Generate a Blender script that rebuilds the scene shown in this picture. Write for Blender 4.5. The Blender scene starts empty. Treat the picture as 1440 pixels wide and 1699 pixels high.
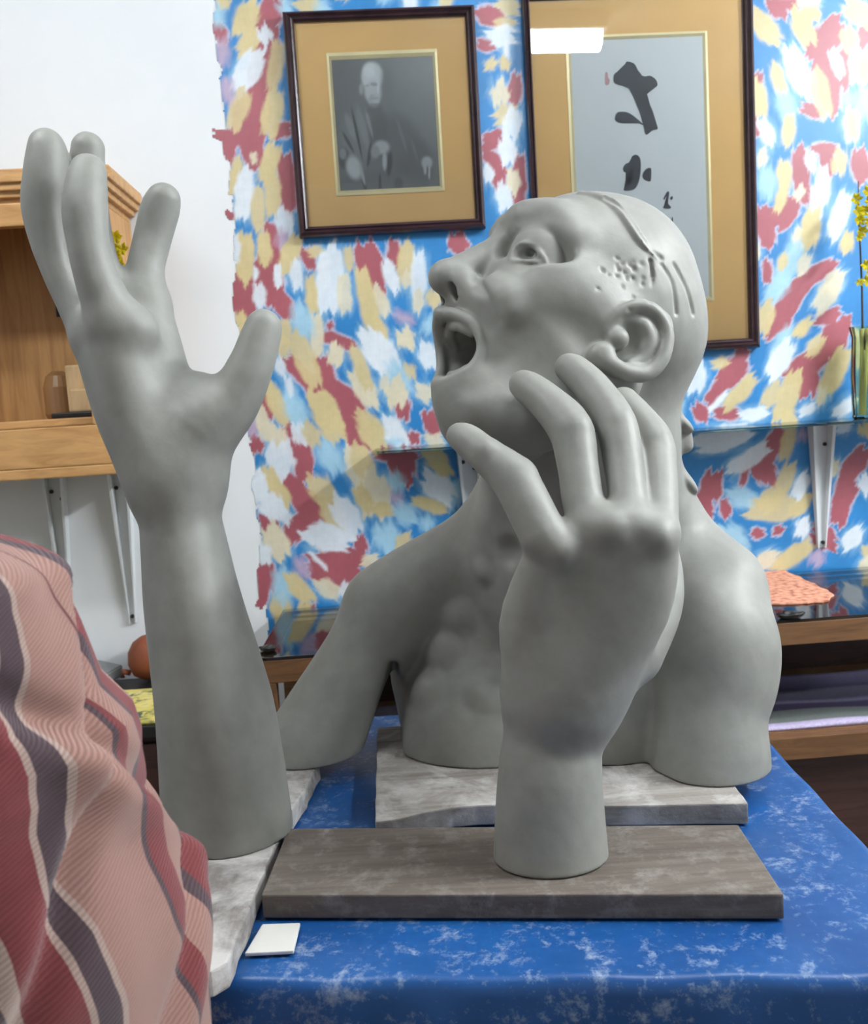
import bpy, bmesh, math, random
import numpy as np
from mathutils import Vector, Matrix
random.seed(3)
RNG = np.random.default_rng(5)
S = bpy.context.scene
COL = S.collection

# ------------------------------------------------------------------ camera
FPX, YH, ROLL, CZ = 1600.0, 660.0, math.radians(3.5), 1.35
PITCH = math.atan((849.5 - YH) / FPX)
FW = np.array([0, math.cos(PITCH), -math.sin(PITCH)])
_u0 = np.array([0, math.sin(PITCH), math.cos(PITCH)])
_r0 = np.array([1.0, 0, 0])
UP = _u0 * math.cos(ROLL) + _r0 * math.sin(ROLL)
RI = _r0 * math.cos(ROLL) - _u0 * math.sin(ROLL)
CAM = np.array([0, 0, CZ])
cam = bpy.data.cameras.new('camera')
cam.sensor_fit = 'HORIZONTAL'
cam.sensor_width = 36
cam.lens = 36 * FPX / 1440
cam.clip_start = 0.02
co = bpy.data.objects.new('camera', cam)
COL.objects.link(co)
co.matrix_world = Matrix([[RI[0], UP[0], -FW[0], 0], [RI[1], UP[1], -FW[1], 0],
                          [RI[2], UP[2], -FW[2], CZ], [0, 0, 0, 1]])
S.camera = co
cam.dof.use_dof = True
cam.dof.focus_distance = 1.2
cam.dof.aperture_fstop = 11.0

# ------------------------------------------------------------------ world, exposure, light
w = bpy.data.worlds.new('world')
S.world = w
w.use_nodes = True
w.node_tree.nodes['Background'].inputs[0].default_value = (0.8, 0.9, 1, 1)
w.node_tree.nodes['Background'].inputs[1].default_value = 0.05
S.view_settings.view_transform = 'Standard'
S.view_settings.look = 'None'
S.view_settings.gamma = 1
S.view_settings.use_curve_mapping = False
S.view_settings.exposure = 0.12
CEIL = 2.66
LAMP_MAIN, LAMP_LEFT, LAMP_RIGHT = 58.0, 40.0, 150.0   # emission of the ceiling fittings


def ray(px, py):
    return FW + RI * ((px - 720) / FPX) + UP * ((849.5 - py) / FPX)


def P(px, py, d):
    return CAM + ray(px, py) * d


def onz(px, py, z):
    v = ray(px, py)
    return CAM + v * ((z - CZ) / v[2])


TH = math.radians(3.3)
WN = np.array([math.sin(TH), -math.cos(TH), 0])
WA = np.array([math.cos(TH), math.sin(TH), 0])
WB = np.array([0, 2.3, 0])


def wall(px, py, off=0.0):
    v = ray(px, py)
    p = CAM + v * (((WB + WN * off - CAM) @ WN) / (v @ WN))
    return float((p - WB) @ WA), float(p[2])


def wp(s, z, off=0.0):
    p = WB + WA * s + WN * off
    return (p[0], p[1], z)


# ------------------------------------------------------------------ object helpers
def mesh(name, verts, faces, mat=None, parent=None, smooth=False):
    me = bpy.data.meshes.new(name)
    me.from_pydata([tuple(map(float, v)) for v in verts], [], faces)
    me.update()
    o = bpy.data.objects.new(name, me)
    COL.objects.link(o)
    if mat:
        me.materials.append(mat)
    if parent:
        o.parent = parent
    if smooth:
        me.polygons.foreach_set('use_smooth', [True] * len(me.polygons))
    return o


def frombm(name, bm, mat=None, parent=None, smooth=False):
    me = bpy.data.meshes.new(name)
    bmesh.ops.recalc_face_normals(bm, faces=bm.faces[:])
    bm.to_mesh(me)
    bm.free()
    o = bpy.data.objects.new(name, me)
    COL.objects.link(o)
    if mat:
        me.materials.append(mat)
    if parent:
        o.parent = parent
    if smooth:
        me.polygons.foreach_set('use_smooth', [True] * len(me.polygons))
    return o


def thing(name, label, cat, loc=(0, 0, 0), group=None):
    o = bpy.data.objects.new(name, None)
    COL.objects.link(o)
    o.empty_display_size = 0.05
    o['label'] = label
    o['category'] = cat
    if group:
        o['group'] = group
    return o


def tag(o, label, cat, group=None):
    o['label'] = label
    o['category'] = cat
    if group:
        o['group'] = group
    return o


def struct(o):
    o['kind'] = 'structure'
    return o


def prism(bm, pts, z0, z1, bev=0.0, seg=2):
    """extruded polygon (xy) from z0 to z1"""
    a = [bm.verts.new((p[0], p[1], z0)) for p in pts]
    b = [bm.verts.new((p[0], p[1], z1)) for p in pts]
    n = len(pts)
    f = [bm.faces.new(a[::-1]), bm.faces.new(b)]
    for i in range(n):
        f.append(bm.faces.new((a[i], a[(i + 1) % n], b[(i + 1) % n], b[i])))
    bmesh.ops.recalc_face_normals(bm, faces=f)
    if bev:
        es = list({e for q in f for e in q.edges})
        bmesh.ops.bevel(bm, geom=es, offset=bev, segments=seg, profile=0.6, affect='EDGES')


def wbox(bm, s0, s1, z0, z1, o0, o1, bev=0.0):
    """box in wall coordinates: along the wall, up, off the wall"""
    vs = [bm.verts.new(wp(s, z, o)) for o in (o0, o1) for z in (z0, z1) for s in (s0, s1)]
    idx = [(0, 1, 3, 2), (4, 6, 7, 5), (0, 4, 5, 1), (2, 3, 7, 6), (0, 2, 6, 4), (1, 5, 7, 3)]
    f = [bm.faces.new([vs[i] for i in q]) for q in idx]
    bmesh.ops.recalc_face_normals(bm, faces=f)
    if bev:
        bmesh.ops.bevel(bm, geom=list({e for q in f for e in q.edges}), offset=bev, segments=2,
                        profile=0.6, affect='EDGES')


def abox(bm, x0, x1, y0, y1, z0, z1, bev=0.0):
    prism(bm, [(x0, y0), (x1, y0), (x1, y1), (x0, y1)], z0, z1, bev)


def tube(bm, pts, rad, n=10, cap=True):
    pts = [np.array(p, float) for p in pts]
    rad = [rad] * len(pts) if np.isscalar(rad) else rad
    rings = []
    for i, p in enumerate(pts):
        t = pts[min(i + 1, len(pts) - 1)] - pts[max(i - 1, 0)]
        t /= np.linalg.norm(t)
        a = np.cross(t, (0, 0, 1) if abs(t[2]) < 0.9 else (1, 0, 0))
        a /= np.linalg.norm(a)
        b = np.cross(t, a)
        rings.append([bm.verts.new(p + rad[i] * (a * math.cos(2 * math.pi * k / n) + b * math.sin(2 * math.pi * k / n)))
                      for k in range(n)])
    for r0, r1 in zip(rings, rings[1:]):
        for k in range(n):
            bm.faces.new((r0[k], r0[(k + 1) % n], r1[(k + 1) % n], r1[k]))
    if cap:
        bm.faces.new(rings[0][::-1])
        bm.faces.new(rings[-1])


def lathe(bm, c, prof, n=24, cap=True):
    rings = []
    for r, z in prof:
        rings.append([bm.verts.new((c[0] + r * math.cos(2 * math.pi * k / n), c[1] + r * math.sin(2 * math.pi * k / n), c[2] + z))
                      for k in range(n)])
    for r0, r1 in zip(rings, rings[1:]):
        for k in range(n):
            bm.faces.new((r0[k], r0[(k + 1) % n], r1[(k + 1) % n], r1[k]))
    if cap:
        bm.faces.new(rings[0][::-1])
        bm.faces.new(rings[-1])


# ------------------------------------------------------------------ materials
def srgb(r, g, b):
    f = lambda c: (c / 255 / 12.92) if c / 255 <= 0.04045 else ((c / 255 + 0.055) / 1.055) ** 2.4
    return (f(r), f(g), f(b), 1)


class NT:
    def __init__(s, name):
        s.m = bpy.data.materials.new(name)
        s.m.use_nodes = True
        s.t = s.m.node_tree
        s.b = s.t.nodes['Principled BSDF']

    def n(s, typ, **kw):
        x = s.t.nodes.new(typ)
        for k, v in kw.items():
            if k in x.inputs:
                x.inputs[k].default_value = v
            else:
                setattr(x, k, v)
        return x

    def l(s, a, b):
        s.t.links.new(a, b)

    def coord(s, kind='Object', scale=(1, 1, 1), rot=(0, 0, 0)):
        c = s.n('ShaderNodeTexCoord')
        m = s.n('ShaderNodeMapping')
        m.inputs['Scale'].default_value = scale
        m.inputs['Rotation'].default_value = rot
        s.l(c.outputs[kind], m.inputs[0])
        return m.outputs[0]

    def noise(s, co, scale, detail=4, rough=0.55, dist=0.0):
        x = s.n('ShaderNodeTexNoise')
        x.inputs['Scale'].default_value = scale
        x.inputs['Detail'].default_value = detail
        x.inputs['Roughness'].default_value = rough
        x.inputs['Distortion'].default_value = dist
        s.l(co, x.inputs['Vector'])
        return x.outputs['Fac']

    def ramp(s, fac, stops):
        r = s.n('ShaderNodeValToRGB')
        e = r.color_ramp.elements
        e[0].position, e[0].color = stops[0]
        e[1].position, e[1].color = stops[-1]
        for p, c in stops[1:-1]:
            q = e.new(p)
            q.color = c
        s.l(fac, r.inputs[0])
        return r.outputs[0]

    def mix(s, fac, a, b, mode='MIX'):
        x = s.n('ShaderNodeMix', data_type='RGBA', blend_type=mode)
        for sock, v in ((x.inputs[0], fac), (x.inputs[6], a), (x.inputs[7], b)):
            if hasattr(v, 'links'):
                s.l(v, sock)
            else:
                sock.default_value = v
        return x.outputs[2]

    def bump(s, h, strength=0.3, dist=0.005):
        x = s.n('ShaderNodeBump')
        x.inputs['Strength'].default_value = strength
        x.inputs['Distance'].default_value = dist
        s.l(h, x.inputs['Height'])
        s.l(x.outputs[0], s.b.inputs['Normal'])

    def col(s, c):
        if hasattr(c, 'links'):
            s.l(c, s.b.inputs['Base Color'])
        else:
            s.b.inputs['Base Color'].default_value = c

    def set(s, **kw):
        for k, v in kw.items():
            s.b.inputs[k.replace('_', ' ')].default_value = v
        return s


def plain(name, c, rough=0.5, metal=0.0, var=0.12, scale=12.0, bump=0.0):
    t = NT(name)
    co_ = t.coord()
    f = t.noise(co_, scale)
    lo = tuple(x * (1 - var) for x in c[:3]) + (1,)
    hi = tuple(min(1, x * (1 + var)) for x in c[:3]) + (1,)
    t.col(t.ramp(f, [(0.3, lo), (0.7, hi)]))
    t.set(Roughness=rough, Metallic=metal)
    if bump:
        t.bump(f, bump, 0.004)
    return t.m


def wood(name, c0, c1, scale=(2, 30, 30), rough=0.5, knots=False):
    t = NT(name)
    co_ = t.coord(scale=scale)
    f = t.noise(co_, 2.5, 6, 0.6, 0.6)
    t.col(t.ramp(f, [(0.3, c0), (0.55, c1), (0.72, tuple(x * 1.12 for x in c1[:3]) + (1,))]))
    t.set(Roughness=rough)
    t.bump(f, 0.12, 0.003)
    return t.m


def clay_mat():
    t = NT('clay')
    co_ = t.coord()
    big = t.noise(co_, 9, 4, 0.55)
    fine = t.noise(co_, 120, 5, 0.6)
    mid = t.noise(co_, 28, 4, 0.6)
    c = t.ramp(big, [(0.3, srgb(128, 128, 123)), (0.7, srgb(144, 144, 138))])
    c2 = t.mix(0.35, c, t.ramp(mid, [(0.35, srgb(122, 122, 117)), (0.65, srgb(148, 148, 142))]))
    t.col(c2)
    rr = t.n('ShaderNodeMapRange')
    rr.inputs['To Min'].default_value = 0.42
    rr.inputs['To Max'].default_value = 0.62
    t.l(big, rr.inputs[0])
    t.l(rr.outputs[0], t.b.inputs['Roughness'])
    a = t.n('ShaderNodeMath', operation='MULTIPLY_ADD')
    t.l(fine, a.inputs[0])
    a.inputs[1].default_value = 0.25
    t.l(mid, a.inputs[2])
    t.bump(a.outputs[0], 0.10, 0.005)
    return t.m


def dusty_board(name, c0, c1, along='x', lo=.48, amt=1.0):
    """old plank smeared with dried clay"""
    t = NT(name)
    sc = (3, 40, 40) if along == 'x' else (40, 3, 40)
    g = t.noise(t.coord(scale=sc), 2.0, 5, 0.6, 0.4)
    base = t.ramp(g, [(0.3, c0), (0.7, c1)])
    co_ = t.coord()
    d = t.noise(co_, 11, 6, 0.65, 0.4)
    mask = t.ramp(d, [(lo, (0, 0, 0, 1)), (lo + .18, (amt, amt, amt, 1))])
    d2 = t.noise(co_, 34, 5, 0.7)
    mask2 = t.ramp(d2, [(0.5, (0, 0, 0, 1)), (0.75, (0.8 * amt, 0.8 * amt, 0.8 * amt, 1))])
    c = t.mix(mask, base, srgb(192, 189, 186))
    c = t.mix(mask2, c, srgb(160, 156, 150))
    t.col(c)
    t.set(Roughness=0.8)
    t.bump(d2, 0.4, 0.004)
    return t.m


M = {}
M['clay'] = clay_mat()
M['white_wall'] = plain('white_wall_paint', srgb(224, 227, 230), 0.7, var=0.02, scale=5, bump=0.05)
M['ceiling'] = plain('ceiling_paint', srgb(222, 220, 216), 0.8, var=0.02)
M['far_wall'] = plain('far_wall_paint', srgb(206, 206, 206), 0.7, var=0.04)
M['floor'] = plain('floor_tile', srgb(110, 102, 94), 0.5, var=0.15, scale=4)
M['pine'] = wood('pine', srgb(168, 122, 72), srgb(196, 150, 96), (3, 30, 22))
M['pine_v'] = wood('pine_upright', srgb(165, 118, 68), srgb(192, 146, 92), (24, 30, 2.0))
M['brown_wood'] = wood('brown_wood', srgb(86, 58, 34), srgb(112, 78, 48), (3, 30, 30))
M['dark_wood'] = wood('dark_wood', srgb(44, 28, 24), srgb(66, 42, 36), (3, 30, 30), 0.4)
M['frame_wood'] = wood('frame_wood', srgb(36, 24, 28), srgb(56, 38, 42), (8, 8, 8), 0.28)
M['mat_card'] = plain('mat_card', srgb(232, 190, 126), 0.8, var=0.05, scale=4)
M['gold'] = plain('gold_fillet', srgb(232, 218, 172), 0.4, metal=0.25, var=0.08)
M['paper'] = plain('paper', srgb(214, 220, 224), 0.8, var=0.02)
M['ink'] = plain('ink', srgb(72, 76, 84), 0.8, var=0.15, scale=30)
M['red_ink'] = plain('red_stamp', srgb(190, 150, 155), 0.8)
M['white_metal'] = plain('white_enamel', srgb(215, 218, 220), 0.35, var=0.03)
M['screw'] = plain('dark_screw', srgb(60, 58, 58), 0.4, metal=0.6)
M['black'] = plain('black_plastic', srgb(28, 26, 26), 0.4)
M['terracotta'] = plain('terracotta', srgb(136, 72, 44), 0.6, var=0.2)
M['yellow'] = plain('yellow_petals', srgb(214, 200, 30), 0.5, var=0.2, scale=60)
M['green'] = plain('green_stem', srgb(96, 110, 50), 0.5, var=0.2)
M['stem_dark'] = plain('dark_stem', srgb(46, 44, 34), 0.5)
M['grey_slab'] = plain('grey_slab', srgb(120, 122, 124), 0.6)
M['white_tile'] = plain('white_plastic', srgb(214, 212, 206), 0.4, var=0.04)
M['boardA'] = dusty_board('clay_smeared_plank', srgb(104, 98, 94), srgb(140, 134, 130), 'y', .40)
M['boardB'] = dusty_board('grey_plank', srgb(88, 79, 71), srgb(112, 103, 95), 'x', .58, .55)
M['boardC'] = dusty_board('pale_plank', srgb(118, 112, 106), srgb(156, 150, 144), 'x')
M['pale_wood'] = wood('pale_wood', srgb(196, 160, 112), srgb(216, 184, 138), (20, 20, 3))


def glass_mat(name, tint, rough=0.0, refl=1.45):
    """thin pane: clear with a mirror-like surface reflection"""
    t = NT(name)
    out = t.t.nodes['Material Output']
    tr = t.n('ShaderNodeBsdfTransparent')
    tr.inputs[0].default_value = tint
    gl = t.n('ShaderNodeBsdfGlossy')
    gl.inputs['Roughness'].default_value = rough
    fr = t.n('ShaderNodeFresnel')
    fr.inputs[0].default_value = refl
    mx = t.n('ShaderNodeMixShader')
    t.l(fr.outputs[0], mx.inputs[0])
    t.l(tr.outputs[0], mx.inputs[1])
    t.l(gl.outputs[0], mx.inputs[2])
    t.l(mx.outputs[0], out.inputs[0])
    return t.m


M['pane'] = glass_mat('picture_glass', (0.97, 0.98, 0.98, 1), 0.01)
M['shelf_glass'] = glass_mat('shelf_glass', (0.72, 0.86, 0.82, 1), 0.02, 1.5)
M['table_glass'] = glass_mat('table_glass', (0.80, 0.84, 0.86, 1), 0.03, 1.8)


def emit(name, c, s):
    t = NT(name)
    t.b.inputs['Base Color'].default_value = (0.8, 0.8, 0.8, 1)
    t.b.inputs['Emission Color'].default_value = c
    t.b.inputs['Emission Strength'].default_value = s
    return t.m


def attr_mat(name, rough=0.6, bump=0.0):
    t = NT(name)
    a = t.n('ShaderNodeAttribute')
    a.attribute_name = 'Col'
    n_ = t.noise(t.coord(), 60, 5, 0.6)
    c = t.mix(1.0, a.outputs['Color'], t.ramp(n_, [(0.3, (0.93, 0.93, 0.93, 1)), (0.7, (1, 1, 1, 1))]), 'MULTIPLY')
    t.col(c)
    t.set(Roughness=rough)
    if bump:
        t.bump(n_, bump, 0.003)
    return t.m


def set_colors(o, cols):
    a = o.data.color_attributes.new('Col', 'FLOAT_COLOR', 'POINT')
    c = np.ones((len(cols), 4), np.float32)
    c[:, :3] = cols
    a.data.foreach_set('color', c.ravel())


# ================================================================== room
bm = bmesh.new(); wbox(bm, -2.4, 2.6, 0, 2.66, -0.12, 0.0)
wall_back = struct(frombm('wall_back', bm, M['white_wall']))
bm = bmesh.new(); abox(bm, -2.35, 2.6, -1.8, 2.6, -0.1, 0.0)
struct(frombm('floor', bm, M['floor']))
bm = bmesh.new(); abox(bm, -2.35, 2.6, -1.8, 2.6, 2.66, 2.76)
struct(frombm('ceiling', bm, M['ceiling']))
bm = bmesh.new(); abox(bm, -2.45, -2.35, -1.8, 2.6, 0, 2.66)
struct(frombm('wall_left', bm, M['far_wall']))
bm = bmesh.new(); abox(bm, 2.45, 2.55, -1.8, 2.6, 0, 2.66)
struct(frombm('wall_right', bm, M['far_wall']))
bm = bmesh.new(); abox(bm, -2.35, 2.45, -1.9, -1.8, 0, 2.66)
struct(frombm('wall_front', bm, M['far_wall']))


# ceiling fittings (the first is mirrored in the big frame's glass)
def ceiling_light(a0, a1, c, hw, z0, strength, label, turn=False):
    """lamp running along x from a0 to a1 at y = c (or along y at x = c when turned)"""
    xy = (lambda u, v: (v, u)) if turn else (lambda u, v: (u, v))
    t = thing('ceiling_light', label, 'lamp')
    bm = bmesh.new()
    prism(bm, [xy(a0 - .02, c - hw - .01), xy(a1 + .02, c - hw - .01), xy(a1 + .02, c + hw + .01), xy(a0 - .02, c + hw + .01)], z0 + .002, CEIL, .006)
    frombm('housing', bm, M['white_metal'], t)
    bm = bmesh.new()          # wrap-round prismatic diffuser
    n = 14
    A = [[bm.verts.new((*xy(u, c - hw * math.cos(math.pi * k / n)), z0 - hw * 1.05 * math.sin(math.pi * k / n))) for k in range(n + 1)] for u in (a0, a1)]
    for k in range(n):
        bm.faces.new((A[0][k], A[0][k + 1], A[1][k + 1], A[1][k]))
    bm.faces.new(A[0]); bm.faces.new(A[1]); bm.faces.new((A[0][0], A[0][-1], A[1][-1], A[1][0]))
    frombm('diffuser', bm, emit('lamp_glow', (0.92, 0.97, 1.0, 1), strength), t)


ceiling_light(.40, 0.84, 1.04, .055, 2.60, LAMP_MAIN, 'white strip lamp on the ceiling above the clay bust')
ceiling_light(-1.30, -.50, .98, .06, 2.60, LAMP_LEFT, 'white strip lamp on the ceiling at the left, before the cupboard')
ceiling_light(.45, 1.45, 2.05, .07, 2.60, LAMP_RIGHT, 'white strip lamp on the ceiling at the right, over the display case', True)

# ================================================================== painted mural on the wall
# brush daubs: colour letter, start, end, half-width; each block: (origin x, y, scale) of the sketch it was noted in
DAUBS = [
 ((340, 0, .1412), 'R780,60,720,330,130 R760,480,600,1150,140 R560,1150,520,1600,200 R130,1570,330,1600,70 R850,1560,960,1500,80 R150,330,200,460,70 P200,520,210,720,75 Y540,90,440,340,120 Y580,420,450,590,90 W700,380,720,450,90 W600,680,430,950,130 W430,900,420,1060,90 Y450,1120,350,1450,100 Y850,560,800,1000,80 Y820,1150,760,1520,110 P260,980,270,1150,70 Y230,20,200,60,70 L160,120,160,280,50 L930,80,950,100,80 Y1150,80,1290,60,90 L1350,90,1400,110,70'),
 ((340, 240, .1412), 'R280,-60,290,150,70 R560,-60,570,220,110 C580,120,570,200,36 Y380,200,330,560,60 W480,350,440,800,100 Y800,80,720,380,100 Y790,400,800,780,80 Y620,560,630,960,70 R950,180,980,740,90 W930,820,950,980,100 R760,980,830,1350,80 P920,1060,900,1150,70 Y690,1090,710,1360,75 Y470,1120,470,1560,95 Y1060,1150,930,1450,100 R1180,1280,1240,1420,70 R420,1580,450,1800,100 R720,1440,760,1800,110 W850,1440,870,1640,40 W1060,1420,1090,1650,70 W1390,1300,1380,1650,60 R270,780,310,870,45 W600,1450,600,1560,25 W370,1100,370,1380,36 Y1250,1260,1330,1240,60'),
 ((380, 400, .1836), 'R130,360,150,640,100 R330,250,420,500,110 R420,480,540,660,70 W270,420,280,570,55 W440,250,450,390,35 Y110,680,120,800,55 Y750,370,760,600,55 C790,700,800,1000,56 W930,120,900,560,110 Y1080,90,1090,230,40 C1040,350,1040,600,60 R1240,100,1340,400,110 C1330,450,1400,620,60 Y1200,300,1300,780,70 Y1300,700,1390,850,60 W1260,880,1400,1100,110 L640,650,680,800,90 Y620,900,760,1250,90 R560,1100,780,1330,70 R830,1100,900,1300,80 R850,1330,1150,1480,100 R870,870,1090,930,50 R910,750,910,780,30 C970,980,960,1080,70 C1150,1230,1290,1440,85 Y1130,980,1250,1300,55 Y500,750,520,900,50 Y490,900,490,1020,50 W450,1090,480,1190,45 W530,1250,560,1380,30 Y370,1340,500,1600,70 Y800,1430,950,1650,110 L560,1450,650,1650,80 R300,1400,350,1570,60 C270,1530,330,1699,60 R1080,1500,1120,1699,100 Y1200,1580,1300,1699,80'),
 ((390, 700, .2189), 'P130,30,130,80,50 C220,30,250,100,60 C310,80,330,160,70 R150,150,160,190,55 R400,60,440,200,60 R500,200,530,400,70 W340,230,350,340,110 W470,60,500,130,60 Y560,50,590,140,60 Y700,0,760,80,90 R880,50,960,170,80 Y1000,30,1070,150,90 W1180,50,1240,120,70 R1340,110,1360,130,40 L690,210,740,320,75 C900,260,980,420,100 Y930,230,1000,390,80 R1090,230,1340,240,60 R1240,240,1290,400,90 C1050,470,1060,620,130 Y950,530,1000,640,60 Y1080,660,1170,670,50 L1220,420,1220,480,60 P1220,570,1230,590,50 L1260,670,1320,720,70 Y610,470,700,580,90 Y690,600,780,770,80 W790,630,890,790,90 Y250,380,290,480,60 Y310,480,370,620,60 W180,420,190,560,60 W250,590,300,680,90 W370,700,390,740,50 R390,440,520,620,70 R520,560,600,720,90 R250,750,280,790,70 R470,780,420,880,70 R580,700,480,800,70 C280,840,340,980,90 W220,960,240,1040,50 W590,850,800,900,100 R700,1040,870,1080,140 R780,1080,800,1230,100 R600,1120,700,1180,60 R950,900,960,960,50 P490,1060,520,1140,50 R240,1100,240,1250,70 R220,1250,190,1390,40 L340,1180,360,1330,70 Y420,1190,560,1330,60 C650,1230,760,1300,60 W830,1240,820,1300,40 L1140,850,1150,900,100 Y1290,890,1260,950,60 C1050,1040,1000,1060,50 W560,990,690,1110,16'),
 ((600, 380, .1766), 'R290,150,310,320,60 W240,330,310,540,60 Y420,180,410,440,75 C430,450,440,500,60 W540,280,530,600,70 C540,620,520,750,50 Y680,620,680,690,70 P330,800,450,870,45 R900,110,920,180,90 C400,1010,430,1060,90 W120,1050,250,1250,120 W600,1120,640,1250,80 Y430,1310,450,1360,60 C230,1400,210,1480,50 C560,1500,610,1560,80 L300,1300,380,1480,80 L640,880,620,930,50 C330,1480,330,1600,100'),
 ((600, 660, .1766), 'R380,40,390,150,70 W250,230,360,390,80 L300,420,330,430,60 R490,360,500,390,45 R640,180,680,310,70 C640,390,720,400,60 Y650,530,720,590,100 Y740,640,800,700,60 W660,780,780,900,120 Y520,970,750,1050,60 L610,1160,620,1200,50'),
 ((770, 0, .212), 'R130,100,260,150,60 Y300,50,380,60,60 Y260,190,370,180,40 W250,280,330,290,80 R130,340,210,370,40 W340,330,330,450,20 Y320,490,320,510,40 Y220,500,200,520,40 C280,700,280,760,75 R400,620,390,780,50 Y350,870,290,910,70 W380,900,370,1020,70 R200,1120,260,1080,70 R180,1200,300,1350,50 W330,1120,340,1230,70 W180,1320,190,1400,40 C380,1370,390,1480,50 R430,1250,430,1600,50 W300,1480,320,1600,60 R260,1300,270,1440,50'),
 ((1230, 0, .1531), 'R360,30,420,120,100 R500,0,560,60,80 Y170,190,350,420,100 Y620,170,720,400,110 Y740,80,780,150,90 C640,20,800,20,50 R1000,300,820,600,140 R700,480,760,500,40 R900,700,980,1150,110 R1120,620,1110,900,80 Y1200,60,1330,200,120 R1340,330,1340,440,80 Y1150,360,1200,560,90 C1230,560,1230,840,70 Y1330,600,1330,850,60 W990,580,1060,800,60 W530,580,690,980,110 Y820,820,900,1180,95 R700,1190,820,1220,70 Y360,730,440,980,65 L450,1060,520,1250,80 Y520,1280,500,1530,65 Y170,930,210,1200,80 W230,1340,300,1530,75 R180,830,170,900,50 R140,1300,170,1450,40 L1330,1000,1340,1200,90 W1180,1240,1200,1460,90 Y1180,1240,1200,1460,65 L1140,1050,1150,1100,60'),
 ((1230, 220, .1531), 'R640,230,640,560,90 R800,170,1000,180,50 R900,200,960,400,70 R640,600,720,700,80 R560,760,420,960,110 R230,880,290,1180,90 R200,960,350,900,90 Y460,360,460,560,75 Y460,600,400,820,60 C640,620,610,690,55 W740,240,760,380,60 W880,430,860,760,80 W780,650,830,900,60 Y1060,250,1060,380,85 C230,220,220,320,60 L270,450,280,650,80 C620,1080,620,1200,70 Y780,900,720,1180,100 L600,1250,400,1650,90 Y460,1350,430,1450,50 W1110,720,1000,1100,90 C700,1370,650,1490,70 R960,1440,620,1660,80 C1050,1560,950,1680,90 R270,1420,280,1580,50 R1280,250,1290,480,90 Y1160,1130,1130,1260,70 C180,1230,160,1350,30'),
 ((1140, 460, .2083), 'L760,50,680,140,70 R900,80,760,250,80 R790,250,690,400,80 R690,400,640,460,40 C1160,70,1060,220,75 Y640,240,600,400,70 L790,440,720,560,50 Y960,370,880,440,50 W790,560,690,760,80 R1180,280,1050,350,50 R1220,400,1120,580,100 R1080,620,820,770,80 Y1060,500,980,600,50 R960,760,950,880,90 Y860,800,740,1100,80 Y1240,620,1100,900,80 C1080,900,1060,1000,40 W1320,980,1200,1080,50 W990,1030,920,1080,40 W80,740,60,860,80 R420,680,320,800,90 R300,820,180,980,50 R80,1040,130,1120,50 Y500,820,330,1020,60 W300,930,180,1060,25 R250,1080,380,1090,50 W450,1100,600,1080,50 Y240,690,290,680,50 R440,590,430,650,50 C1350,450,1350,700,30'),
 ((1110, 680, .2292), 'W250,240,520,170,85 W460,430,680,290,60 R800,170,720,330,60 R660,410,720,480,80 R560,420,530,540,25 Y880,60,850,40,60 Y880,150,830,320,50 Y870,430,800,600,60 Y620,720,900,700,90 Y700,680,760,620,80 Y900,740,990,640,50 W980,490,930,610,50 L480,620,560,650,70 R320,500,290,620,80 R220,640,280,740,50 R400,680,410,750,40 Y310,880,250,940,60 L430,900,500,970,80 R620,900,660,890,35 R780,880,800,860,35 W980,830,960,880,60 R1090,900,1150,950,80 Y1000,990,780,1130,60 C740,1060,640,1120,60 P1080,1050,1060,1090,60 R1400,320,1280,480,70 R1280,500,1230,780,70 R1240,640,1330,580,60 W1420,520,1430,560,60 W1360,890,1290,980,60 C1200,390,1190,440,40 Y1420,130,1430,150,60 Y1420,1010,1430,1030,40 P960,170,960,190,40 W1240,130,1280,110,50'),
]
PAINT = {'B': srgb(38, 122, 184), 'R': srgb(158, 84, 94), 'Y': srgb(202, 186, 138), 'W': srgb(214, 222, 230),
         'C': srgb(212, 204, 178), 'L': srgb(160, 200, 220), 'P': srgb(184, 160, 182)}


def noise2(x, z, f, seed):
    r = np.random.default_rng(seed)
    v = np.zeros_like(x)
    for i in range(5):
        a, ph, k = r.uniform(0, 6.28), r.uniform(0, 6.28), f * (0.6 + 0.5 * i)
        v += np.sin(k * (x * math.cos(a) + z * math.sin(a)) + ph + 1.3 * np.sin(k * 0.7 * (z * math.cos(a) - x * math.sin(a)) + ph * 2))
    return v / 5


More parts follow.
